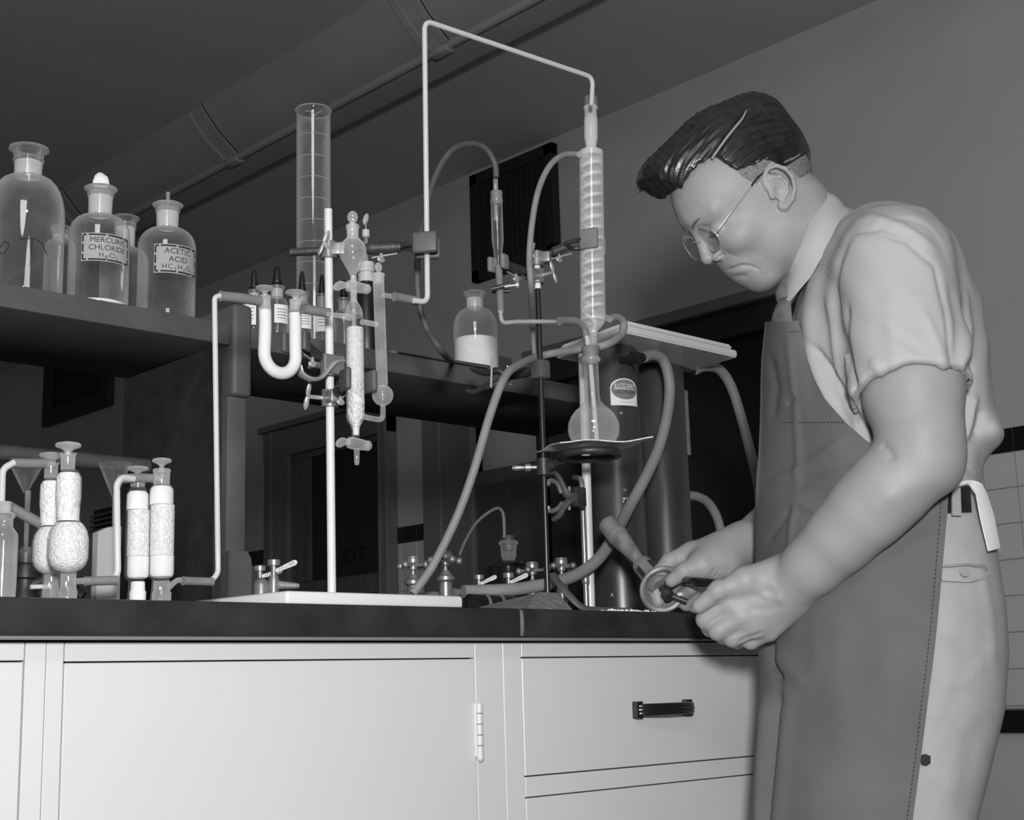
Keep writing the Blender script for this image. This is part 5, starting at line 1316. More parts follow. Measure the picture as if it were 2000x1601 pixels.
class Field:
    """signed distance field on a rectilinear grid, meshed with surface nets"""
    def __init__(s, xs, ys, zs):
        s.ax = [np.asarray(a, np.float32) for a in (xs, ys, zs)]
        s.v = np.full([len(a) for a in s.ax], .2, np.float32)
    def box(s, lo, hi):
        sl = []
        for a, l, h in zip(s.ax, lo, hi):
            i = int(np.searchsorted(a, l)); j = int(np.searchsorted(a, h)); sl.append(slice(max(i-1, 0), min(j+1, len(a))))
        return tuple(sl)
    def pts(s, sl):
        return (s.ax[0][sl[0]][:, None, None], s.ax[1][sl[1]][None, :, None], s.ax[2][sl[2]][None, None, :])
    def op(s, fn, lo, hi, k, mode='u'):
        sl = s.box(np.asarray(lo)-.02-k, np.asarray(hi)+.02+k)
        if any(q.stop-q.start < 2 for q in sl): return
        d = fn(*s.pts(sl)).astype(np.float32); v = s.v[sl]
        if mode == 'u':
            if k > 0:
                h = np.clip(.5+.5*(v-d)/k, 0, 1); s.v[sl] = v*(1-h)+d*h-k*h*(1-h)
            else: s.v[sl] = np.minimum(v, d)
        elif mode == 's':
            if k > 0:
                h = np.clip(.5-.5*(v+d)/k, 0, 1); s.v[sl] = v*(1-h)-d*h+k*h*(1-h)
            else: s.v[sl] = np.maximum(v, -d)
        elif mode == 'i': s.v[sl] = np.maximum(v, d)
    def rc(s, a, b, ra, rb, k=.01, mode='u'):
        a = np.asarray(a, float); b = np.asarray(b, float); ba = b-a; l2 = ba @ ba
        def fn(x, y, z):
            px, py, pz = x-a[0], y-a[1], z-a[2]
            t = np.clip((px*ba[0]+py*ba[1]+pz*ba[2])/l2, 0, 1)
            return np.sqrt((px-ba[0]*t)**2+(py-ba[1]*t)**2+(pz-ba[2]*t)**2)-(ra+(rb-ra)*t)
        r = max(ra, rb); s.op(fn, np.minimum(a, b)-r, np.maximum(a, b)+r, k, mode)
    def chain(s, pts, rr, k=.006, mode='u'):
        for i in range(len(pts)-1):
            s.rc(pts[i], pts[i+1], rr[i] if hasattr(rr, '__len__') else rr, rr[i+1] if hasattr(rr, '__len__') else rr, k, mode)
    def el(s, c, r, R=None, k=.01, mode='u'):
        c = np.asarray(c, float); r = np.asarray(r, float); R = np.eye(3) if R is None else R
        def fn(x, y, z):
            px, py, pz = x-c[0], y-c[1], z-c[2]
            u = px*R[0, 0]+py*R[1, 0]+pz*R[2, 0]; v = px*R[0, 1]+py*R[1, 1]+pz*R[2, 1]; w = px*R[0, 2]+py*R[1, 2]+pz*R[2, 2]
            k0 = np.sqrt((u/r[0])**2+(v/r[1])**2+(w/r[2])**2); k1 = np.sqrt((u/r[0]**2)**2+(v/r[1]**2)**2+(w/r[2]**2)**2)+1e-9
            return k0*(k0-1)/k1
        e = np.sqrt(((R*r)**2).sum(1)); s.op(fn, c-e, c+e, k, mode)
    def slices(s, rows, pw=2.3, k=.02, mode='u'):
        """rows of (z, cx, cy, a, b), z rising"""
        rows = sorted(rows); Z = np.array([q[0] for q in rows]); I = lambda i: np.array([q[i] for q in rows])
        def fn(x, y, z):
            zz = np.clip(z, Z[0], Z[-1]); cx = np.interp(zz, Z, I(1)); cy = np.interp(zz, Z, I(2)); a = np.interp(zz, Z, I(3)); b = np.interp(zz, Z, I(4))
            q = (np.abs((x-cx)/a)**pw+np.abs((y-cy)/b)**pw)**(1/pw)
            d = (q-1)*np.minimum(a, b)
            ov = np.abs(z-zz)
            return np.where(ov > 0, np.sqrt(np.maximum(d, 0)**2+ov**2)+np.minimum(d, 0)*0, d)
        lo = [min(q[1]-q[3] for q in rows), min(q[2]-q[4] for q in rows), Z[0]]; hi = [max(q[1]+q[3] for q in rows), max(q[2]+q[4] for q in rows), Z[-1]]
        s.op(fn, lo, hi, k, mode)
    def mesh(s):
        v = s.v; ins = v < 0
        n = [q-1 for q in v.shape]
        cnt = np.zeros(n, np.int8)
        for dx in (0, 1):
            for dy in (0, 1):
                for dz in (0, 1): cnt += ins[dx:dx+n[0], dy:dy+n[1], dz:dz+n[2]]
        act = np.argwhere((cnt > 0) & (cnt < 8)); idm = np.full(n, -1, np.int32); idm[tuple(act.T)] = np.arange(len(act))
        acc = np.zeros((len(act), 3)); num = np.zeros(len(act))
        cs = [(a, b, c) for a in (0, 1) for b in (0, 1) for c in (0, 1)]
        val = {c: v[act[:, 0]+c[0], act[:, 1]+c[1], act[:, 2]+c[2]] for c in cs}
        for c in cs:
            for ax_ in range(3):
                if c[ax_] == 0:
                    d = list(c); d[ax_] = 1; d = tuple(d); va, vb = val[c], val[d]; m = (va < 0) != (vb < 0)
                    t = np.where(m, va/(va-vb+1e-12), 0)
                    P = np.stack([s.ax[i][act[:, i]+c[i]] for i in range(3)], 1).astype(float)
                    Q = s.ax[ax_][act[:, ax_]+1]
                    P[:, ax_] = P[:, ax_]+t*(Q-s.ax[ax_][act[:, ax_]])
                    acc[m] += P[m]; num[m] += 1
        V = acc/np.maximum(num, 1)[:, None]
        quads = []
        for ax_ in range(3):
            o1, o2 = [(1, 2), (2, 0), (0, 1)][ax_]
            sl0 = [slice(0, q) for q in v.shape]; sl1 = list(sl0); sl0[ax_] = slice(0, v.shape[ax_]-1); sl1[ax_] = slice(1, v.shape[ax_])
            a = ins[tuple(sl0)]; b = ins[tuple(sl1)]
            e = np.argwhere(a != b)
            e = e[(e[:, o1] > 0) & (e[:, o2] > 0) & (e[:, o1] < n[o1]) & (e[:, o2] < n[o2])]
            if not len(e): continue
            flip = a[tuple(e.T)]
            def cell(d1, d2):
                q = e.copy(); q[:, o1] += d1; q[:, o2] += d2; return idm[tuple(q.T)]
            q = np.stack([cell(-1, -1), cell(0, -1), cell(0, 0), cell(-1, 0)], 1)
            q[~flip] = q[~flip][:, ::-1]
            quads.append(q[(q >= 0).all(1)])
        return V, np.concatenate(quads)
def vnormals(V, Q):
    n = np.cross(V[Q[:, 2]]-V[Q[:, 0]], V[Q[:, 3]]-V[Q[:, 1]]); N = np.zeros_like(V)
    for i in range(4): np.add.at(N, Q[:, i], n)
    return N/(np.linalg.norm(N, axis=1)[:, None]+1e-12)
def laplace(V, Q, it=2, w=.5):
    E = np.concatenate([Q[:, [0, 1]], Q[:, [1, 2]], Q[:, [2, 3]], Q[:, [3, 0]]])
    deg = np.bincount(E.ravel(), minlength=len(V)).astype(float)
    for _ in range(it):
        S = np.zeros_like(V)
        np.add.at(S, E[:, 0], V[E[:, 1]]); np.add.at(S, E[:, 1], V[E[:, 0]])
        V = V*(1-w)+w*S/deg[:, None]
    return V
def np_obj(name, V, Q, m, parent, smooth=True):
    """V in the man's local axes"""
    Wv = toW(V)-np.array(rootloc(parent))
    me = bpy.data.meshes.new(name); me.from_pydata(Wv.tolist(), [], Q.tolist()); me.update()
    for p in me.polygons: p.use_smooth = smooth
    me.materials.append(m)
    o = bpy.data.objects.new(name, me); COL.objects.link(o); o.parent = parent; return o
def axis(*segs):
    """grid coordinates: (start, end, step) pieces"""
    out = []
    for a, b, st in segs: out.append(np.linspace(a, b, max(2, int(round((b-a)/st))+1))[(1 if out else 0):])
    return np.concatenate(out)
def ridges(V, N, segs):
    """raise or sink cloth along lines: (pixel polyline, height, half width px)"""
    x, y = projL(V); tocam = (N @ np.array([0, -1.0, 0])) > -.15; D = np.zeros(len(V))
    for pts, amp, wd_ in segs:
        P = [np.array(p, float) for p in pts]; best = np.full(len(V), 1e9); tt = np.zeros(len(V)); tot = sum(np.hypot(*(b-a)) for a, b in zip(P, P[1:])); run = 0
        for a, b in zip(P, P[1:]):
            ab_ = b-a; l = np.hypot(*ab_); t = np.clip(((x-a[0])*ab_[0]+(y-a[1])*ab_[1])/l**2, 0, 1)
            d = np.hypot(x-a[0]-t*ab_[0], y-a[1]-t*ab_[1]); m = d < best; best[m] = d[m]; tt[m] = (run+t*l)[m]/tot; run += l
        D += amp*np.exp(-(best/wd_)**2)*np.clip(np.minimum(tt, 1-tt)*6+.15, 0, 1)
    return V+N*(D*tocam)[:, None]

foot = L(1690, 1250, 0); fw_ = toW(foot)
man = thing('person', (fw_[0], fw_[1], 0), 'man in a pale striped short sleeved shirt and long dark apron, bending over the bench', 'person')
# ---- head frame fitted to the photo
HO = L(1476.24, 404.27, 0); HSC = .9547
_R = np.array([[-0.6812968877690551, -0.48452145164049276, -0.5487016617583633], [0.4539864924232489, -0.8676909797488358, 0.20250587240803905], [-0.574221921745796, -0.11113652218193291, 0.8111213583822521]])
HR = np.stack([RH, HF, UZ]) @ _R            # canonical (forward, left, up) -> man's local axes
def hd(x, y, z): return HO+HSC*(HR @ np.array([x, y, z]))
def add_head(f):
    add_face(f); add_ears(f)
def add_face(f):
    S = HSC
    def el(c, r, k=.01, mode='u', R=None): f.el(hd(*c), np.array(r)*S, HR if R is None else HR @ R, k, mode)
    def rc(a, b, ra, rb, k=.008, mode='u'): f.rc(hd(*a), hd(*b), ra*S, rb*S, k, mode)
    el((-.003, 0, .045), (.113, .077, .092), .005)
    el((.044, 0, -.015), (.057, .053, .076), .02)
    rc((-.03, 0, .0), (-.045, 0, -.03), .06, .05, .02)
    for s in (1, -1):
        rc((.0, s*.052, -.042), (.052, s*.019, -.086), .019, .017, .03)
        el((.018, s*.046, -.030), (.034, .022, .046), .03)
        el((.060, s*.038, -.018), (.031, .024, .022), .015)
        rc((.100, s*.008, .041), (.080, s*.044, .034), .0085, .009, .010)
    rc((.045, 0, -.078), (-.01, 0, -.06), .028, .04, .02)
    el((.066, 0, -.052), (.028, .034, .036), .015)
    el((.056, 0, -.088), (.0185, .024, .0185), .012)
    rc((.100, 0, .024), (.1095, 0, -.018), .0065, .0092, .006)
    f.el(hd(.1105, 0, -.0215), np.array([.0090, .0100, .0090])*S, HR, .004)
    for s in (1, -1):
        el((.0985, s*.0125, -.0255), (.0115, .0068, .0080), .0035)
        el((.104, s*.031, .009), (.017, .017, .0125), .008, 's')
        el((.084, s*.031, .006), (.0135, .0145, .0125), .003)
        rc((.0975, s*.016, .0045), (.089, s*.044, .002), .0009, .0009, .002, 's')
        el((.103, s*.006, -.0345), (.004, .0028, .003), .002, 's')
    el((.0855, 0, -.0440), (.0105, .024, .0072), .004)
    el((.0830, 0, -.0585), (.0098, .021, .0066), .003)
def add_ears(f):
    S = HSC
    def hd(x, y, z): return globals()['hd'](x+.008, y, z)
    def el(c, r, k=.01, mode='u', R=None): f.el(hd(*c), np.array(r)*S, HR if R is None else HR @ R, k, mode)
    for s in (1, -1):
        tl = np.array([[math.cos(.42), 0, -math.sin(.42)], [0, 1, 0], [math.sin(.42), 0, math.cos(.42)]]).T
        el((-.014, s*.079, .008), (.0165, .006, .029), .004, 'u', tl)
        hx_ = [(.001, .076, .026), (-.004, .080, .034), (-.014, .084, .039), (-.025, .088, .036), (-.033, .090, .025), (-.035, .090, .010), (-.029, .088, -.006), (-.018, .085, -.016), (-.006, .082, -.021)]
        f.chain([hd(a, s*b, c) for a, b, c in hx_], [.0030*S]*4+[.0034*S]*3+[.0036*S]*2, .002)
        el((-.003, s*.080, -.016), (.0075, .0045, .0085), .004)
        el((-.017, s*.092, .014), (.0085, .0075, .020), .003, 's', tl)
        f.chain([hd(a, s*b, c) for a, b, c in [(-.010, .083, .028), (-.022, .0855, .020), (-.025, .086, .008), (-.019, .085, -.004), (-.010, .083, -.009)]], .0024*S, .003)
        el((-.007, s*.090, .004), (.0075, .009, .010), .003, 's')
        el((.003, s*.0795, .004), (.004, .0035, .006), .003)
# ---- near arm, far arm, hands
SH = L(1752, 535, -.165); EL = L(1802, 880, -.225); WR = L(1556, 1143, -.135)
SHf = L(1690, 540, .17); ELf = L(1640, 960, .23); WRf = L(1448, 1064, .10)
def limb(f):
    f.rc(SH, L(1783, 740, -.195), .050, .0565, .02); f.rc(L(1783, 740, -.195), L(1784, 780, -.20), .0565, .0555, .02); f.rc(L(1784, 780, -.20), L(1799, 850, -.215), .0555, .0470, .02)
    f.rc(L(1799, 850, -.215), L(1805, 900, -.218), .0470, .0400, .02)
    f.rc(L(1848, 900, -.218), L(1842, 922, -.218), .014, .015, .02)
    f.rc(L(1800, 895, -.215), L(1735, 955, -.198), .0430, .0462, .025); f.rc(L(1735, 955, -.198), L(1690, 1000, -.182), .0462, .0442, .02); f.rc(L(1690, 1000, -.182), L(1640, 1052, -.158), .0442, .0395, .02)
    f.rc(L(1640, 1052, -.158), L(1590, 1102, -.130), .0395, .0345, .02)
    f.rc(L(1590, 1102, -.130), L(1540, 1145, -.097), .0345, .0325, .02)
    f.rc(SHf, ELf, .055, .048, .02); f.rc(ELf, L(1540, 1010, .18), .048, .044, .02); f.rc(L(1540, 1010, .18), L(1462, 1062, .115), .044, .032, .02)
def near_hand(f):
    def L(x, y, h): return globals()['L'](x, y, h+.035)
    # back of the hand: metacarpals fan from the wrist to the knuckles
    w = L(1548, 1142, -.128)
    K = [L(1424, 1176, -.128), L(1449, 1203, -.130), L(1474, 1222, -.126), L(1502, 1231, -.116)]
    Bs = [L(1526, 1126, -.128), L(1533, 1145, -.131), L(1541, 1163, -.129), L(1549, 1180, -.122)]
    for a, b, r in zip(Bs, K, (.0165, .0165, .0155, .014)):
        f.rc(a, b, .019, r, .014)
    f.rc(w, L(1470, 1176, -.112), .031, .023, .02)
    PIP = [L(1379, 1209, -.118), L(1403, 1231, -.124), L(1431, 1245, -.119), L(1466, 1252, -.108)]
    DIP = [L(1388, 1226, -.095), L(1413, 1240, -.097), L(1440, 1250, -.095), L(1472, 1253, -.088)]
    TIP = [L(1412, 1216, -.083), L(1434, 1228, -.084), L(1458, 1236, -.082), L(1486, 1242, -.078)]
    for a, b, c, d, r in zip(K, PIP, DIP, TIP, (.0125, .0125, .0118, .0102)):
        f.rc(a, b, r*1.18, r*1.02, .004); f.rc(b, c, r*1.02, r*.92, .003); f.rc(c, d, r*.92, r*.8, .003)
    # thumb lies along the top, its tip points down to the left
    f.rc(L(1520, 1122, -.130), L(1456, 1134, -.140), .021, .0185, .014)
    f.rc(L(1456, 1134, -.140), L(1405, 1153, -.140), .0165, .0125, .006)
    f.rc(L(1405, 1153, -.140), L(1366, 1183, -.132), .0122, .0095, .004)
    f.rc(L(1404, 1152, -.141), L(1401, 1156, -.141), .0125, .0125, .004)
    # web crease between thumb and index, grooves between the knuckles
    f.rc(L(1400, 1182, -.146), L(1440, 1160, -.158), .0012, .0012, .006, 's')
    for a, b in ((L(1392, 1221, -.139), L(1428, 1199, -.146)), (L(1418, 1240, -.138), L(1455, 1222, -.145)), (L(1448, 1251, -.130), L(1484, 1237, -.137))):
        f.rc(a, b, .0013, .0013, .005, 's')
    # thumb nail bed
    f.el(L(1358, 1178, -.1425), (.0050, .0014, .0058), None, .001, 's')
def far_hand(f):
    k = .008
    f.rc(WRf, L(1392, 1092, .075), .030, .027, .02)
    f.rc(L(1425, 1075, .09), L(1352, 1083, .088), .028, .017, .018)       # back of the hand towards the index knuckle
    f.rc(L(1412, 1100, .072), L(1372, 1104, .058), .026, .0205, .015)     # ball of the thumb
    f.rc(L(1372, 1104, .056), L(1336, 1116, .052), .0160, .0120, .008)
    f.rc(L(1336, 1116, .052), L(1311, 1134, .058), .0115, .0092, .005)
    # index finger round the burner collar
    f.rc(L(1352, 1080, .088), L(1308, 1096, .085), .0155, .0118, .008); f.rc(L(1308, 1096, .085), L(1285, 1122, .088), .0118, .0108, .005)
    f.rc(L(1285, 1122, .088), L(1279, 1150, .092), .0105, .0098, .004); f.rc(L(1279, 1150, .092), L(1286, 1174, .090), .0096, .0085, .004)
    # middle, ring and little finger come up under the ring, tips to the right
    for (p0, p1, p2, p3, r) in (((1372, 1096, .105), (1318, 1140, .120), (1322, 1172, .098), (1352, 1148, .062), .0098), ((1388, 1104, .105), (1332, 1160, .120), (1340, 1180, .096), (1370, 1150, .066), .0094), ((1402, 1110, .105), (1352, 1172, .115), (1358, 1186, .098), (1384, 1160, .075), .0084)):
        f.rc(L(*p0), L(*p1), r*1.3, r*1.1, .008); f.rc(L(*p1), L(*p2), r*1.1, r, .003); f.rc(L(*p2), L(*p3), r, r*.92, .003)
    # wrist creases
    for dx in (0, 7, 14):
        f.rc(L(1388+dx, 1132-dx*.3, .046), L(1412+dx, 1104, .040), .0008, .0008, .003, 's')
TS_ = [(440, 1640, 1752, .09), (480, 1612, 1800, .15), (520, 1592, 1838, .165), (560, 1576, 1862, .165), (640, 1548, 1893, .165), (720, 1536, 1909, .158), (800, 1536, 1915, .150), (850, 1538, 1926, .146), (880, 1540, 1918, .142), (905, 1542, 1904, .140), (945, 1545, 1895, .138), (990, 1545, 1898, .138)]
def trows(dx=0., db=0.):
    out = []
    for y, xl, xr, b in TS_:
        a = L(xl, y, 0); c = L(xr, y, 0); out.append((a[2], (a[0]+c[0])/2, 0.0, (c[0]-a[0])/2+dx, b+db))
    return out
xs = axis((.17, .45, .0017), (.45, .72, .0045)); ys = axis((-.31, -.29, .004), (-.29, .14, .0021), (.14, .30, .005)); zs = axis((.85, .985, .0017), (.985, 1.33, .0045), (1.33, 1.60, .0017))
fb_ = Field(xs, ys, zs)
fb_.slices(trows(-.022, -.02), k=.02)
fb_.rc(L(1548, 432), L(1640, 525), .058, .060, .02); fb_.rc(L(1545, 405, .0), L(1560, 440, .0), .050, .050, .02)
add_head(fb_); limb(fb_); near_hand(fb_); far_hand(fb_)
V, Q = fb_.mesh(); V = laplace(V, Q, 1, .35)
V = ridges(V, vnormals(V, Q), [
    ([(1419, 528), (1435, 523), (1450, 518), (1464, 519), (1476, 523), (1484, 529)], -.0025, 2.8), ([(1428, 534), (1446, 528), (1464, 527)], .0014, 6), ([(1425, 520), (1445, 511), (1462, 512)], .0010, 6),
    ([(1434, 540), (1450, 539), (1462, 542)], -.0014, 5), ([(1396, 511), (1404, 501), (1418, 496)], -.0022, 2.6), ([(1414, 490), (1428, 498), (1442, 502)], -.0011, 4),
    ([(1388, 452), (1404, 447), (1422, 433)], -.0014, 3), ([(1359, 449), (1370, 443), (1382, 444)], -.0012, 5), ([(1328, 405), (1345, 402), (1365, 396)], -.0005, 6), ([(1332, 420), (1350, 415), (1375, 405)], -.0005, 6),
    ([(1484, 500), (1492, 520), (1490, 534)], .0012, 7),
    ([(1399, 1178), (1412, 1168)], -.0008, 3), ([(1404, 1158), (1412, 1166)], -.0008, 3), ([(1400, 1152), (1408, 1160)], -.0008, 3),
    ([(1388, 1124), (1400, 1106)], -.0010, 3), ([(1396, 1128), (1408, 1108)], -.0010, 3), ([(1404, 1131), (1416, 1108)], -.0010, 3), ([(1410, 1134), (1424, 1110)], -.0008, 3),
    ([(1318, 1078), (1328, 1094)], -.0008, 3),
    ([(1500, 1130), (1520, 1160), (1530, 1190)], .0012, 8), ([(1470, 1150), (1500, 1165), (1530, 1170)], .0012, 7), ([(1455, 1190), (1500, 1190), (1540, 1180)], -.0012, 8), ([(1440, 1168), (1480, 1160), (1520, 1150)], -.0010, 8),
    ([(1720, 868), (1735, 880), (1745, 900)], -.003, 9), ([(1690, 1000), (1760, 960), (1830, 930)], .0018, 20),
])
body = np_obj('body', V, Q, M['skin'], man); del fb_
# ---- hair
fh = Field(axis((.17, .50, .0017)), axis((-.17, .15, .0017)), axis((1.36, 1.68, .0017)))
S = HSC
fh.el(hd(-.001, -.002, .058), np.array([.123, .0825, .105])*S, HR, 0)
fh.el(hd(.072, -.012, .113), np.array([.050, .056, .036])*S, HR, .02)
fh.el(hd(.098, -.014, .122), np.array([.026, .042, .020])*S, HR, .015)
fh.el(hd(-.072, .0, .108), np.array([.040, .055, .040])*S, HR, .02)
def hair_cut(x, y, z):
    px, py, pz = (x-HO[0])/S, (y-HO[1])/S, (z-HO[2])/S
    cx = px*HR[0, 0]+py*HR[1, 0]+pz*HR[2, 0]; cy = px*HR[0, 1]+py*HR[1, 1]+pz*HR[2, 1]; cz = px*HR[0, 2]+py*HR[1, 2]+pz*HR[2, 2]
    zl = np.interp(cx, [-.12, -.10, -.07, -.047, -.038, -.019, -.010, .013, .030, .035, .040, .050, .067, .085, .098, .110, .122, .14], [.0, -.006, -.004, .006, .020, .047, .053, .057, .062, .070, .094, .099, .101, .096, .087, .106, .126, .15])
    ang = np.arctan2(cz-.05, cy); st = np.sin(cx*420+ang*17)*.5+np.sin(cx*160-ang*46+2*np.sin(cx*90))*.5
    return ((zl-cz)*.75+.0016*st)*S
fh.op(hair_cut, [.1, -.2, 1.3], [.6, .2, 1.8], .0, 'i')
def combed(x, y, z):
    px, py, pz = (x-HO[0])/S, (y-HO[1])/S, (z-HO[2])/S
    cx = px*HR[0, 0]+py*HR[1, 0]+pz*HR[2, 0]; cy = px*HR[0, 1]+py*HR[1, 1]+pz*HR[2, 1]; cz = px*HR[0, 2]+py*HR[1, 2]+pz*HR[2, 2]
    ang = np.arctan2(cy, cz-.03)
    # locks: behind the parting they run back and down, in front of it they run across the top
    back = np.sin(ang*52+cx*70)*.55+np.sin(ang*97-cx*55+1.3)*.45
    top = np.sin(cx*330+cy*90)*.5+np.sin(cx*560-cy*150+.7)*.5
    w = 1/(1+np.exp(-(cy-.040+.10*(cx+.02))*180))
    return (back*w+top*(1-w))*.0012*S
sl = tuple(slice(0, q) for q in fh.v.shape); fh.v += combed(*fh.pts(sl)).astype(np.float32)
# parting: a combed groove down to the scalp
def on_skull(px_, py_):
    best = None
    for h in np.linspace(-.14, .05, 200):
        p = L(px_, py_, h); c = HR.T @ (p-HO)/S
        q = ((c[0]+.001)/.123)**2+((c[1]+.002)/.0825)**2+((c[2]-.058)/.105)**2
        if q <= 1: return p
    return L(px_, py_, -.05)
pp = [on_skull(*q) for q in ((1390, 309), (1404, 289), (1420, 267), (1437, 246), (1450, 230), (1457, 216))]
for p in pp: p[1] -= .001
fh.chain(pp, [.0030, .0030, .0028, .0026, .0024, .0022], .004, 's')
Vh, Qh = fh.mesh(); Vh = laplace(Vh, Qh, 1, .3)
hair = np_obj('hair', Vh, Qh, M['hair'], man); del fh
obj('parting', tube(toW(np.array(spline([p+np.array([0, .0016, -.0006]) for p in pp], 4))), [.0016, .0018, .0018, .0012], 8), M['skin'], hair)
fq = Field(axis((.17, .50, .0022)), axis((-.17, .15, .0022)), axis((1.36, 1.68, .0022)))
fq.el(hd(-.003, 0, .045), np.array([.1145, .0782, .0935])*S, HR, 0)
fq.rc(hd(-.03, 0, .0), hd(-.045, 0, -.03), .0612*S, .0512*S, .02)
def fade_cut(x, y, z):
    px, py, pz = (x-HO[0])/S, (y-HO[1])/S, (z-HO[2])/S
    cx = px*HR[0, 0]+py*HR[1, 0]+pz*HR[2, 0]; cz = px*HR[0, 2]+py*HR[1, 2]+pz*HR[2, 2]
    zl = np.interp(cx, [-.12, -.10, -.075, -.055, -.045, -.033, -.020, -.005, .008, .020, .030, .036, .14], [-.025, -.026, -.022, -.008, .010, .036, .044, .042, .030, .030, .050, .090, .20])
    return (zl-cz)*S+.0004*np.sin(cx*900)
fq.op(fade_cut, [.1, -.2, 1.3], [.6, .2, 1.8], 0, 'i')
Vq, Qq = fq.mesh(); np_obj('clipped_hair', laplace(Vq, Qq, 1, .4), Qq, M['stubble'], hair); del fq
bm = newbm()
rs = np.random.RandomState(11)
for i in range(16):     # loose strands at the forelock
    a = L(1300+rs.rand()*20, 365+rs.rand()*12, -.01+.03*rs.rand()); e = L(1236+rs.rand()*34, 366+rs.rand()*14, -.03+.05*rs.rand()); m_ = (a+e)/2+np.array([0, 0, .006+.006*rs.rand()])
    add_tube(bm, toW(np.array(spline([a, m_, e], 5))), [.0005, .0002], 4)
obj('loose_strands', bm, M['hair'], hair)
# eyebrows and lashes
bm = newbm()
for s in (1, -1):
    P = [hd(.108, s*.010, .028), hd(.105, s*.022, .033), hd(.0945, s*.038, .034), hd(.083, s*.050, .029)]
    add_tube(bm, toW(np.array(spline(P, 5))), [.0018, .0026, .0020, .0008], 8, flat=(1, .6))
obj('eyebrows', bm, M['browm'], man)
bm = newbm()
for s in (1, -1):
    P = [hd(.0985, s*.018, .0055), hd(.1000, s*.031, .0035), hd(.0935, s*.043, .0025)]
    add_tube(bm, toW(np.array(spline(P, 5))), [.0004, .0007, .0005], 6)
obj('eyelashes', bm, M['hair'], man)
# ---- spectacles
bm = newbm()
def lens_pts(s, n=30, g=1.0):
    return [hd(.110-.006*(abs(math.cos(a))), s*(.0330+.0245*g*math.cos(a)), .002+.0200*g*math.sin(a)-.002*math.cos(2*a)) for a in np.linspace(0, 2*math.pi, n+1)]
for s in (1, -1): add_tube(bm, toW(np.array(lens_pts(s))), .0008, 8, caps=False)
add_tube(bm, toW(np.array(spline([hd(.1085, .0095, .005), hd(.114, .0, .010), hd(.1085, -.0095, .005)], 5))), .0008, 8)
for s in (1, -1):
    add_tube(bm, toW(np.array(spline([hd(.1045, s*.057, .004), hd(.100, s*.064, .008), hd(.068, s*.074, .020), hd(.028, s*.0775, .032), hd(.012, s*.079, .037)], 4))), .0007, 8)
gl = obj('eyeglasses', bm, M['bright'], man)
for s in (1, -1):
    P = lens_pts(s, 30, .97); c = np.mean(P[:-1], 0); b = bmesh.new()
    vs0 = [b.verts.new(tuple(q)) for q in toW(np.array(P[:-1]))]; b.faces.new(vs0)
    solidify(b, geom=b.faces[:], thickness=.0012); obj('lens', b, M['lens'], gl)
    bm = newbm(); add_tube(bm, toW(np.array(spline([hd(.028, s*.0785, .0325), hd(.014, s*.080, .037), hd(.002, s*.081, .037), hd(-.008, s*.079, .030)], 5))), .0013, 8); obj('temple_tip', bm, M['black'], gl)

# ---- shirt
fs = Field(axis((.27, .74, .0034)), axis((-.30, .26, .0034)), axis((1.00, 1.50, .0034)))
fs.slices(trows(.004, .006), k=.01)
fs.rc(L(1735, 525, -.12), L(1700, 520, .0), .058, .062, .04); fs.rc(L(1625, 470, 0), L(1700, 530, 0), .050, .060, .02)
fs.rc(L(1745, 528, -.155), L(1786, 800, -.205), .071, .0765, .030)
fs.rc(L(1700, 528, .145), L(1680, 790, .185), .068, .07, .022)
# blouse bulge over the belt at the back
fs.el(L(1893, 862, -.02), (.032, .10, .026), None, .02)
# hem plane of the near sleeve and opening
ax_ = L(1786, 800, -.205)-L(1745, 528, -.155); ax_ /= np.linalg.norm(ax_)
hp = L(1775, 770, -.20)
nrm = ax_*.95+np.array([.05, -.10, 0]); nrm /= np.linalg.norm(nrm)
def hemcut(x, y, z):
    d = (x-hp[0])*nrm[0]+(y-hp[1])*nrm[1]+(z-hp[2])*nrm[2]+.003*np.sin(x*40+y*15)
    ax0 = L(1745, 528, -.155); t = (x-ax0[0])*ax_[0]+(y-ax0[1])*ax_[1]+(z-ax0[2])*ax_[2]
    rad = np.sqrt(np.maximum((x-ax0[0])**2+(y-ax0[1])**2+(z-ax0[2])**2-t*t, 0))
    return np.maximum(np.maximum(-d, rad-.086), np.where(y < -.138, -1., 1.)*.02+0*d)
fs.op(hemcut, hp-.13, hp+np.array([.13, .10, .05]), .004, 's')
fs.rc(L(1780, 730, -.194), L(1792, 840, -.21), .0590, .0690, 0, 's')
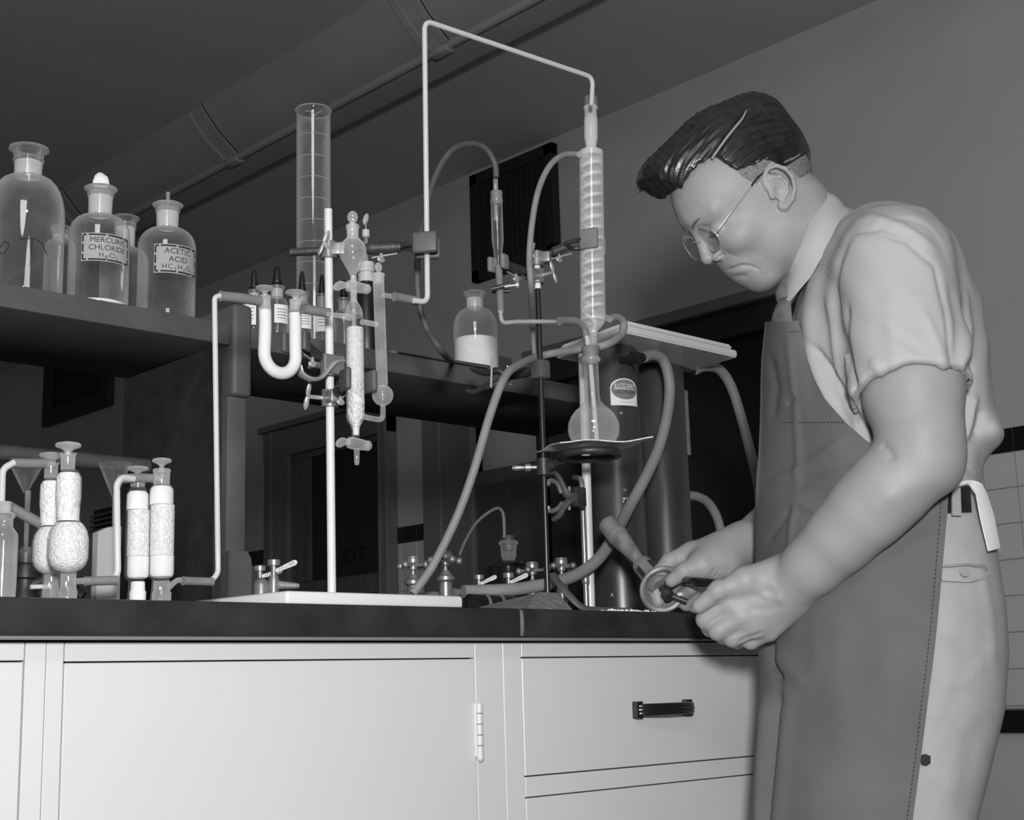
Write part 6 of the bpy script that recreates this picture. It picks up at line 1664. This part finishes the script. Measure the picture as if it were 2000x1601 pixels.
# bottom hidden under the apron and trousers
V, Q = fs.mesh(); V = laplace(V, Q, 4, .5)
N = vnormals(V, Q)
V = ridges(V, N, [
    ([(1668, 452), (1640, 500), (1628, 560), (1640, 650), (1664, 740), (1684, 790)], -.0045, 7),
    ([(1700, 452), (1770, 470), (1826, 520), (1846, 600), (1858, 700), (1868, 785)], -.003, 6),
    ([(1600, 520), (1584, 580), (1578, 640), (1584, 700), (1610, 770), (1650, 830)], .006, 13),
    ([(1582, 668), (1600, 690), (1640, 745), (1668, 800), (1690, 840)], -.007, 6),
    ([(1618, 560), (1628, 640), (1642, 740), (1672, 812)], .005, 9),
    ([(1655, 590), (1652, 660), (1660, 720), (1676, 770)], -.004, 6),
    ([(1856, 545), (1872, 620), (1868, 700), (1876, 740)], -.003, 9), ([(1878, 560), (1890, 640), (1884, 720)], .005, 9),
    ([(1900, 700), (1885, 770), (1880, 830)], -.005, 8), ([(1905, 770), (1888, 840), (1880, 868)], .006, 8), ([(1918, 800), (1905, 850)], -.005, 7),
    ([(1640, 440), (1700, 425), (1760, 440), (1830, 490)], .004, 9), ([(1650, 455), (1720, 445), (1790, 465)], -.003, 6),
    ([(1700, 640), (1760, 660), (1820, 700)], -.002, 10), ([(1700, 700), (1730, 740), (1745, 765)], .003, 10), ([(1800, 600), (1835, 680), (1850, 760)], .003, 9), ([(1735, 560), (1742, 640), (1750, 740)], .002, 14),
])
x_, y_ = projL(V); N = vnormals(V, Q)
wob = np.sin(V[:, 0]*95+V[:, 2]*40)*np.sin(V[:, 2]*60-V[:, 1]*70+1)
V = V+N*(wob*.0012)[:, None]
shirt = np_obj('shirt', V, Q, M['shirt'], man); del fs
# collar: stands round the neck and folds down to a point
def collar_pt(t, side, edge):
    # t 0 nape, 1 front
    A = [(1604, 374), (1588, 420), (1566, 476), (1548, 515), (1535, 545)]; B = [(1652, 404), (1640, 440), (1612, 490), (1584, 540), (1529, 604)]
    T_ = np.linspace(0, 1, 5); P = A if edge == 0 else B
    x = np.interp(t, T_, [q[0] for q in P]); y = np.interp(t, T_, [q[1] for q in P])
    w = (.067 if edge == 0 else .075)*math.sin(math.pi*(.10+.86*t))**.7*(1-.0*t)
    return L(x, y, -w if side < 0 else w)
bm = newbm(); G = []
for side, ts in ((-1, np.linspace(1, 0, 22)), (1, np.linspace(0, 1, 22)[1:])):
    for t in ts:
        a, b = collar_pt(t, side, 0), collar_pt(t, side, 1); row = []
        for j in range(7):
            q = a+(b-a)*j/6; q = q+np.array([0, side*.006, .004])*math.sin(math.pi*j/6); row.append(bm.verts.new(tuple(toW(q))))
        G.append(row)
for r0, r1 in zip(G, G[1:]):
    for j in range(6): bm.faces.new((r0[j], r0[j+1], r1[j+1], r1[j]))
solidify(bm, geom=bm.faces[:], thickness=.0022)
obj('collar', bm, M['shirt'], shirt)
# tie
bm = newbm()
kt_ = [L(1543, 548, -.012), L(1536, 572, -.016), L(1533, 588, -.02)]
add_tube(bm, toW(np.array(spline(kt_, 4))), [.013, .017, .012], 12, flat=(1, .8))
add_tube(bm, toW(np.array(spline([L(1533, 586, -.018), L(1528, 606, -.022), L(1526, 640, -.024), L(1530, 690, -.024)], 4))), [.011, .016, .021, .024], 12, flat=(1.0, .35))
obj('tie', bm, M['tie'], man)

# ---- trousers
TR = [(945, 1545, 1895, .150), (1000, 1540, 1907, .158), (1080, 1532, 1927, .166), (1200, 1526, 1946, .168), (1290, 1526, 1953, .165), (1400, 1530, 1945, .16), (1530, 1545, 1912, .155), (1601, 1555, 1893, .15), (1700, 1565, 1872, .15)]
rows = []
for y, xl, xr, b in TR:
    a = L(xl, y, 0); c = L(xr, y, 0); rows.append((a[2], (a[0]+c[0])/2, 0., (c[0]-a[0])/2, b))
ft = Field(axis((.25, .74, .005)), axis((-.24, .24, .005)), axis((.06, 1.10, .005)))
ft.slices(rows, 2.2, .01)
zk = L(1700, 1700, 0)
for sy in (-1, 1):
    hp_ = np.array([zk[0]+.02, sy*.072, zk[2]+.02]); kn_ = np.array([zk[0]+.01, sy*.076, .46]); an_ = np.array([zk[0]+.02, sy*.085, .09])
    ft.rc(hp_, kn_, .074, .070, .04); ft.rc(kn_, an_, .075, .062, .03)
    if sy > 0: ft.rc(np.array([zk[0], 0, .05]), np.array([zk[0], 0, .60]), .012, .010, .02, 's')
V, Q = ft.mesh(); V = laplace(V, Q, 2, .5); N = vnormals(V, Q)
V = ridges(V, N, [([(1925, 1290), (1880, 1330), (1840, 1340)], .0018, 16), ([(1940, 1380), (1900, 1450), (1880, 1601)], -.002, 20), ([(1915, 1100), (1935, 1200), (1940, 1300)], .002, 10), ([(1860, 1180), (1850, 1300), (1830, 1420)], .0015, 20)])
tro = np_obj('trousers', V, Q, M['khaki'], man); del ft
def surf(x, y, off=.002):
    """point on the near side of the trousers"""
    a = np.interp(y, [q[0] for q in TR], [q[1] for q in TR]); b = np.interp(y, [q[0] for q in TR], [q[2] for q in TR]); d = np.interp(y, [q[0] for q in TR], [q[3] for q in TR])
    h = -d*.8
    for _ in range(6):
        p = L(x, y, h); A = L(a, y, 0); B = L(b, y, 0); u = (p[0]-(A[0]+B[0])/2)/((B[0]-A[0])/2)
        h = -d*max(0, 1-abs(min(1, max(-1, u)))**2.2)**(1/2.2)
    return L(x, y, h-off)
def ribbon(pts_top, pts_bot, th, m, name, parent, off=.002, sub=10, sf=None):
    sf = sf or surf
    bm = newbm(); T_ = np.linspace(0, 1, sub+1); G = []
    for t in T_:
        i = t*(len(pts_top)-1); k_ = min(int(i), len(pts_top)-2); f_ = i-k_
        a = np.array(pts_top[k_])*(1-f_)+np.array(pts_top[k_+1])*f_; b = np.array(pts_bot[k_])*(1-f_)+np.array(pts_bot[k_+1])*f_
        G.append([bm.verts.new(tuple(toW(sf(*(a+(b-a)*j/3), off)))) for j in range(4)])
    for r0, r1 in zip(G, G[1:]):
        for j in range(3): bm.faces.new((r0[j], r0[j+1], r1[j+1], r1[j]))
    solidify(bm, geom=bm.faces[:], thickness=th)
    return obj(name, bm, M[m], parent)
ribbon([(1600, 952), (1750, 954), (1850, 953), (1880, 951), (1895, 950)], [(1600, 1000), (1750, 1002), (1850, 1001), (1880, 1000), (1898, 1000)], .003, 'black', 'belt', tro, .011, 24)
ribbon([(1861, 948), (1876, 949)], [(1861, 1006), (1878, 1007)], .0025, 'khaki', 'belt_loop', tro, .0155, 4)
ribbon([(1840, 1103), (1890, 1099), (1925, 1103), (1930, 1112)], [(1840, 1108), (1890, 1104), (1922, 1109), (1926, 1114)], .0015, 'khakid', 'pocket_edge', tro, .006, 12)
ribbon([(1840, 1128), (1890, 1131), (1926, 1124), (1932, 1116)], [(1840, 1134), (1890, 1137), (1926, 1130), (1934, 1120)], .002, 'khaki', 'pocket_edge', tro, .0065, 12)
obj('pocket_button', lathe([(0, .006), (.0015, .0065), (.002, .004)], toW(surf(1884, 1116, .006)), toW(np.array([0, -1., 0]))-toW(np.array([0, 0., 0])), n=18), M['khakid'], tro)
ribbon([(1797, 1474), (1808, 1472), (1817, 1476)], [(1799, 1492), (1808, 1495), (1817, 1490)], .001, 'ink', 'torn_hole', tro, .005, 6)
# ---- apron
AR = [(632, 1497, 1559, -.095), (660, 1495, 1567, -.098), (700, 1492, 1577, -.102), (740, 1491, 1592, -.108), (780, 1490, 1613, -.114), (828, 1488, 1655, -.124), (860, 1486, 1692, -.132), (885, 1485, 1730, -.140), (905, 1483, 1768, -.146), (930, 1481, 1812, -.154), (958, 1480, 1851, -.160), (1000, 1479, 1849, -.166), (1080, 1478, 1842, -.174), (1150, 1480, 1836, -.177), (1220, 1484, 1829, -.178), (1290, 1488, 1821, -.177), (1340, 1488, 1814, -.175), (1420, 1481, 1805, -.172), (1500, 1477, 1795, -.170), (1601, 1472, 1781, -.168), (1720, 1467, 1765, -.168), (1900, 1460, 1742, -.168)]
def near_h(x, y, rows, pw):
    """depth of the near surface of a body described by pixel slices"""
    Y_ = [q[0] for q in rows]; a = np.interp(y, Y_, [q[1] for q in rows]); b = np.interp(y, Y_, [q[2] for q in rows]); d = np.interp(y, Y_, [q[3] for q in rows])
    A = L(a, y, 0); B = L(b, y, 0); h = -d*.7
    for _ in range(6):
        p = L(x, y, h); u = (p[0]-(A[0]+B[0])/2)/((B[0]-A[0])/2+.004)
        h = .5*h+.5*(-(d+.006)*max(0, 1-min(1, abs(u))**pw)**(1/pw))
    return h
def ap_pt(y, u):
    """u 0..1 from the front silhouette to the near edge; negative u wraps to the far side"""
    Y_ = [q[0] for q in AR]; xl = np.interp(y, Y_, [q[1] for q in AR]); xr = np.interp(y, Y_, [q[2] for q in AR]); hn = np.interp(y, Y_, [q[3] for q in AR])
    if u >= 0:
        th = u*math.pi/2; x = xl+(xr-xl)*(1-math.cos(th)); h = hn*math.sin(th)**1.4
        if y < 1000:
            hs_ = near_h(x, y, TS_, 2.3)-.012*min(1, max(0, (1010-y)/60))
            d_ = hs_-h; h = h+.5*(d_-math.sqrt(d_*d_+.00012))     # lies over the shirt
        return L(x, y, h)
    th = -u*math.pi/2; return L(xl+(xr-xl)*.8*(1-math.cos(th)), y, -hn*.95*math.sin(th)**.9)
yr = np.concatenate([np.linspace(628, 960, 84), np.linspace(964, 1900, 190)]); ur = np.concatenate([np.linspace(-.75, 0, 14)[:-1], np.linspace(0, 1, 90)])
V = np.array([ap_pt(y, u) for y in yr for u in ur]); nu = len(ur)
Q = np.array([[i*nu+j, i*nu+j+1, (i+1)*nu+j+1, (i+1)*nu+j] for i in range(len(yr)-1) for j in range(nu-1)])
N = vnormals(V, Q)
if N[(len(yr)//2)*nu+70][1] > 0: N = -N; Q = Q[:, ::-1]
V = ridges(V, N, [
    ([(1650, 858), (1600, 895), (1550, 925), (1500, 950)], .0035, 9), ([(1540, 640), (1548, 720), (1556, 800), (1562, 900), (1558, 980)], .0022, 7),
    ([(1556, 980), (1548, 1040), (1543, 1110)], .003, 6), ([(1556, 980), (1600, 1000), (1630, 1030)], .003, 6), ([(1490, 985), (1556, 980)], .002, 6), ([(1700, 900), (1620, 935), (1560, 970)], .0025, 9),
    ([(1500, 1060), (1530, 1020), (1552, 990)], -.0025, 7),
    ([(1506, 1240), (1510, 1300), (1530, 1334)], -.012, 8), ([(1520, 1270), (1560, 1320), (1575, 1345)], .003, 14), ([(1524, 1340), (1516, 1420), (1506, 1520), (1496, 1640)], -.014, 9), ([(1500, 1345), (1494, 1440), (1488, 1640)], .008, 9), ([(1545, 1350), (1535, 1450), (1520, 1640)], .006, 14),
    ([(1590, 1230), (1600, 1280), (1580, 1330)], .0015, 14), ([(1700, 1000), (1760, 1150), (1750, 1400)], .002, 60), ([(1508, 690), (1520, 760), (1512, 820)], -.003, 8), ([(1540, 790), (1556, 776)], -.003, 6), ([(1660, 1150), (1640, 1300), (1620, 1600)], .003, 40),
])
V = V+N*.003+N*((np.sin(V[:, 2]*23+V[:, 0]*60)*np.sin(V[:, 0]*48-V[:, 2]*9))*.0012)[:, None]
bm = bmesh.new(); vv_ = [bm.verts.new(tuple(q)) for q in toW(V)]
for q in Q: bm.faces.new([vv_[i] for i in q])
solidify(bm, geom=bm.faces[:], thickness=.0018)
apron = obj('apron', bm, M['apron'], man)
def seam(fn, n, m='apron_stitch', r=.0007, dash=True, name='stitching'):
    bm = newbm(); P = [fn(i/n) for i in range(n+1)]
    for i in range(0, n, 2 if dash else 1): add_tube(bm, toW(np.array([P[i]-np.array([0, .0058, 0]), P[i+1]-np.array([0, .0058, 0])])), r, 5)
    return obj(name, bm, M[m], apron)
seam(lambda t: ap_pt(655-6*t, .12+.86*t), 40); seam(lambda t: ap_pt(826, .05+.93*t), 70); seam(lambda t: ap_pt(965+640*t, .975), 150)
# white tie of the apron hanging behind
bm = newbm()
G = []
for t in np.linspace(0, 1, 14):
    a = L(np.interp(t, [0, .15, .5, 1], [1893, 1908, 1916, 1932]), 944+132*t, np.interp(t, [0, .2, 1], [-.165, -.160, -.150])); b = L(np.interp(t, [0, .15, .5, 1], [1918, 1928, 1942, 1954]), 944+126*t, np.interp(t, [0, .2, 1], [-.150, -.140, -.128]))
    G.append([bm.verts.new(tuple(toW(a+(b-a)*j/3+np.array([0, -.002*math.sin(math.pi*j/3), 0])))) for j in range(4)])
for r0, r1 in zip(G, G[1:]):
    for j in range(3): bm.faces.new((r0[j], r0[j+1], r1[j+1], r1[j]))
solidify(bm, geom=bm.faces[:], thickness=.002)
obj('apron_tie', bm, M['whitecloth'], apron)
bm = newbm(); add_tube(bm, toW(np.array(spline([L(1848, 956, -.158), L(1872, 946, -.160), L(1893, 942, -.155), L(1908, 946, -.150)], 5))), .006, 10, flat=(1, .5)); obj('apron_tie', bm, M['whitecloth'], apron)
# shoes
for sy in (-1, 1):
    c = np.array([zk[0]-.055, sy*.095, 0]); bm = newbm()
    add_ball(bm, toW(c+np.array([0, 0, .045])), .135, .048, .05, Matrix.Rotation(math.atan2(RH[1], RH[0]), 3, 'Z'))
    for v in bm.verts: v.co.z = max(v.co.z, .002)
    obj('shoe', bm, M['black'], man)
# ---- the dark rod between his hands
a, b = toW(L(1338, 1133, .05)), toW(L(1415, 1143, -.085))
rod_ = thing('dark_rod', (a+b)/2, 'slim black glossy rod held between the two hands of the man', 'rod')
obj('rod_body', tube([a, a+(b-a)*.02, a+(b-a)*.98, b], [.003, .0062, .0062, .004], 16), M['handle'], rod_)
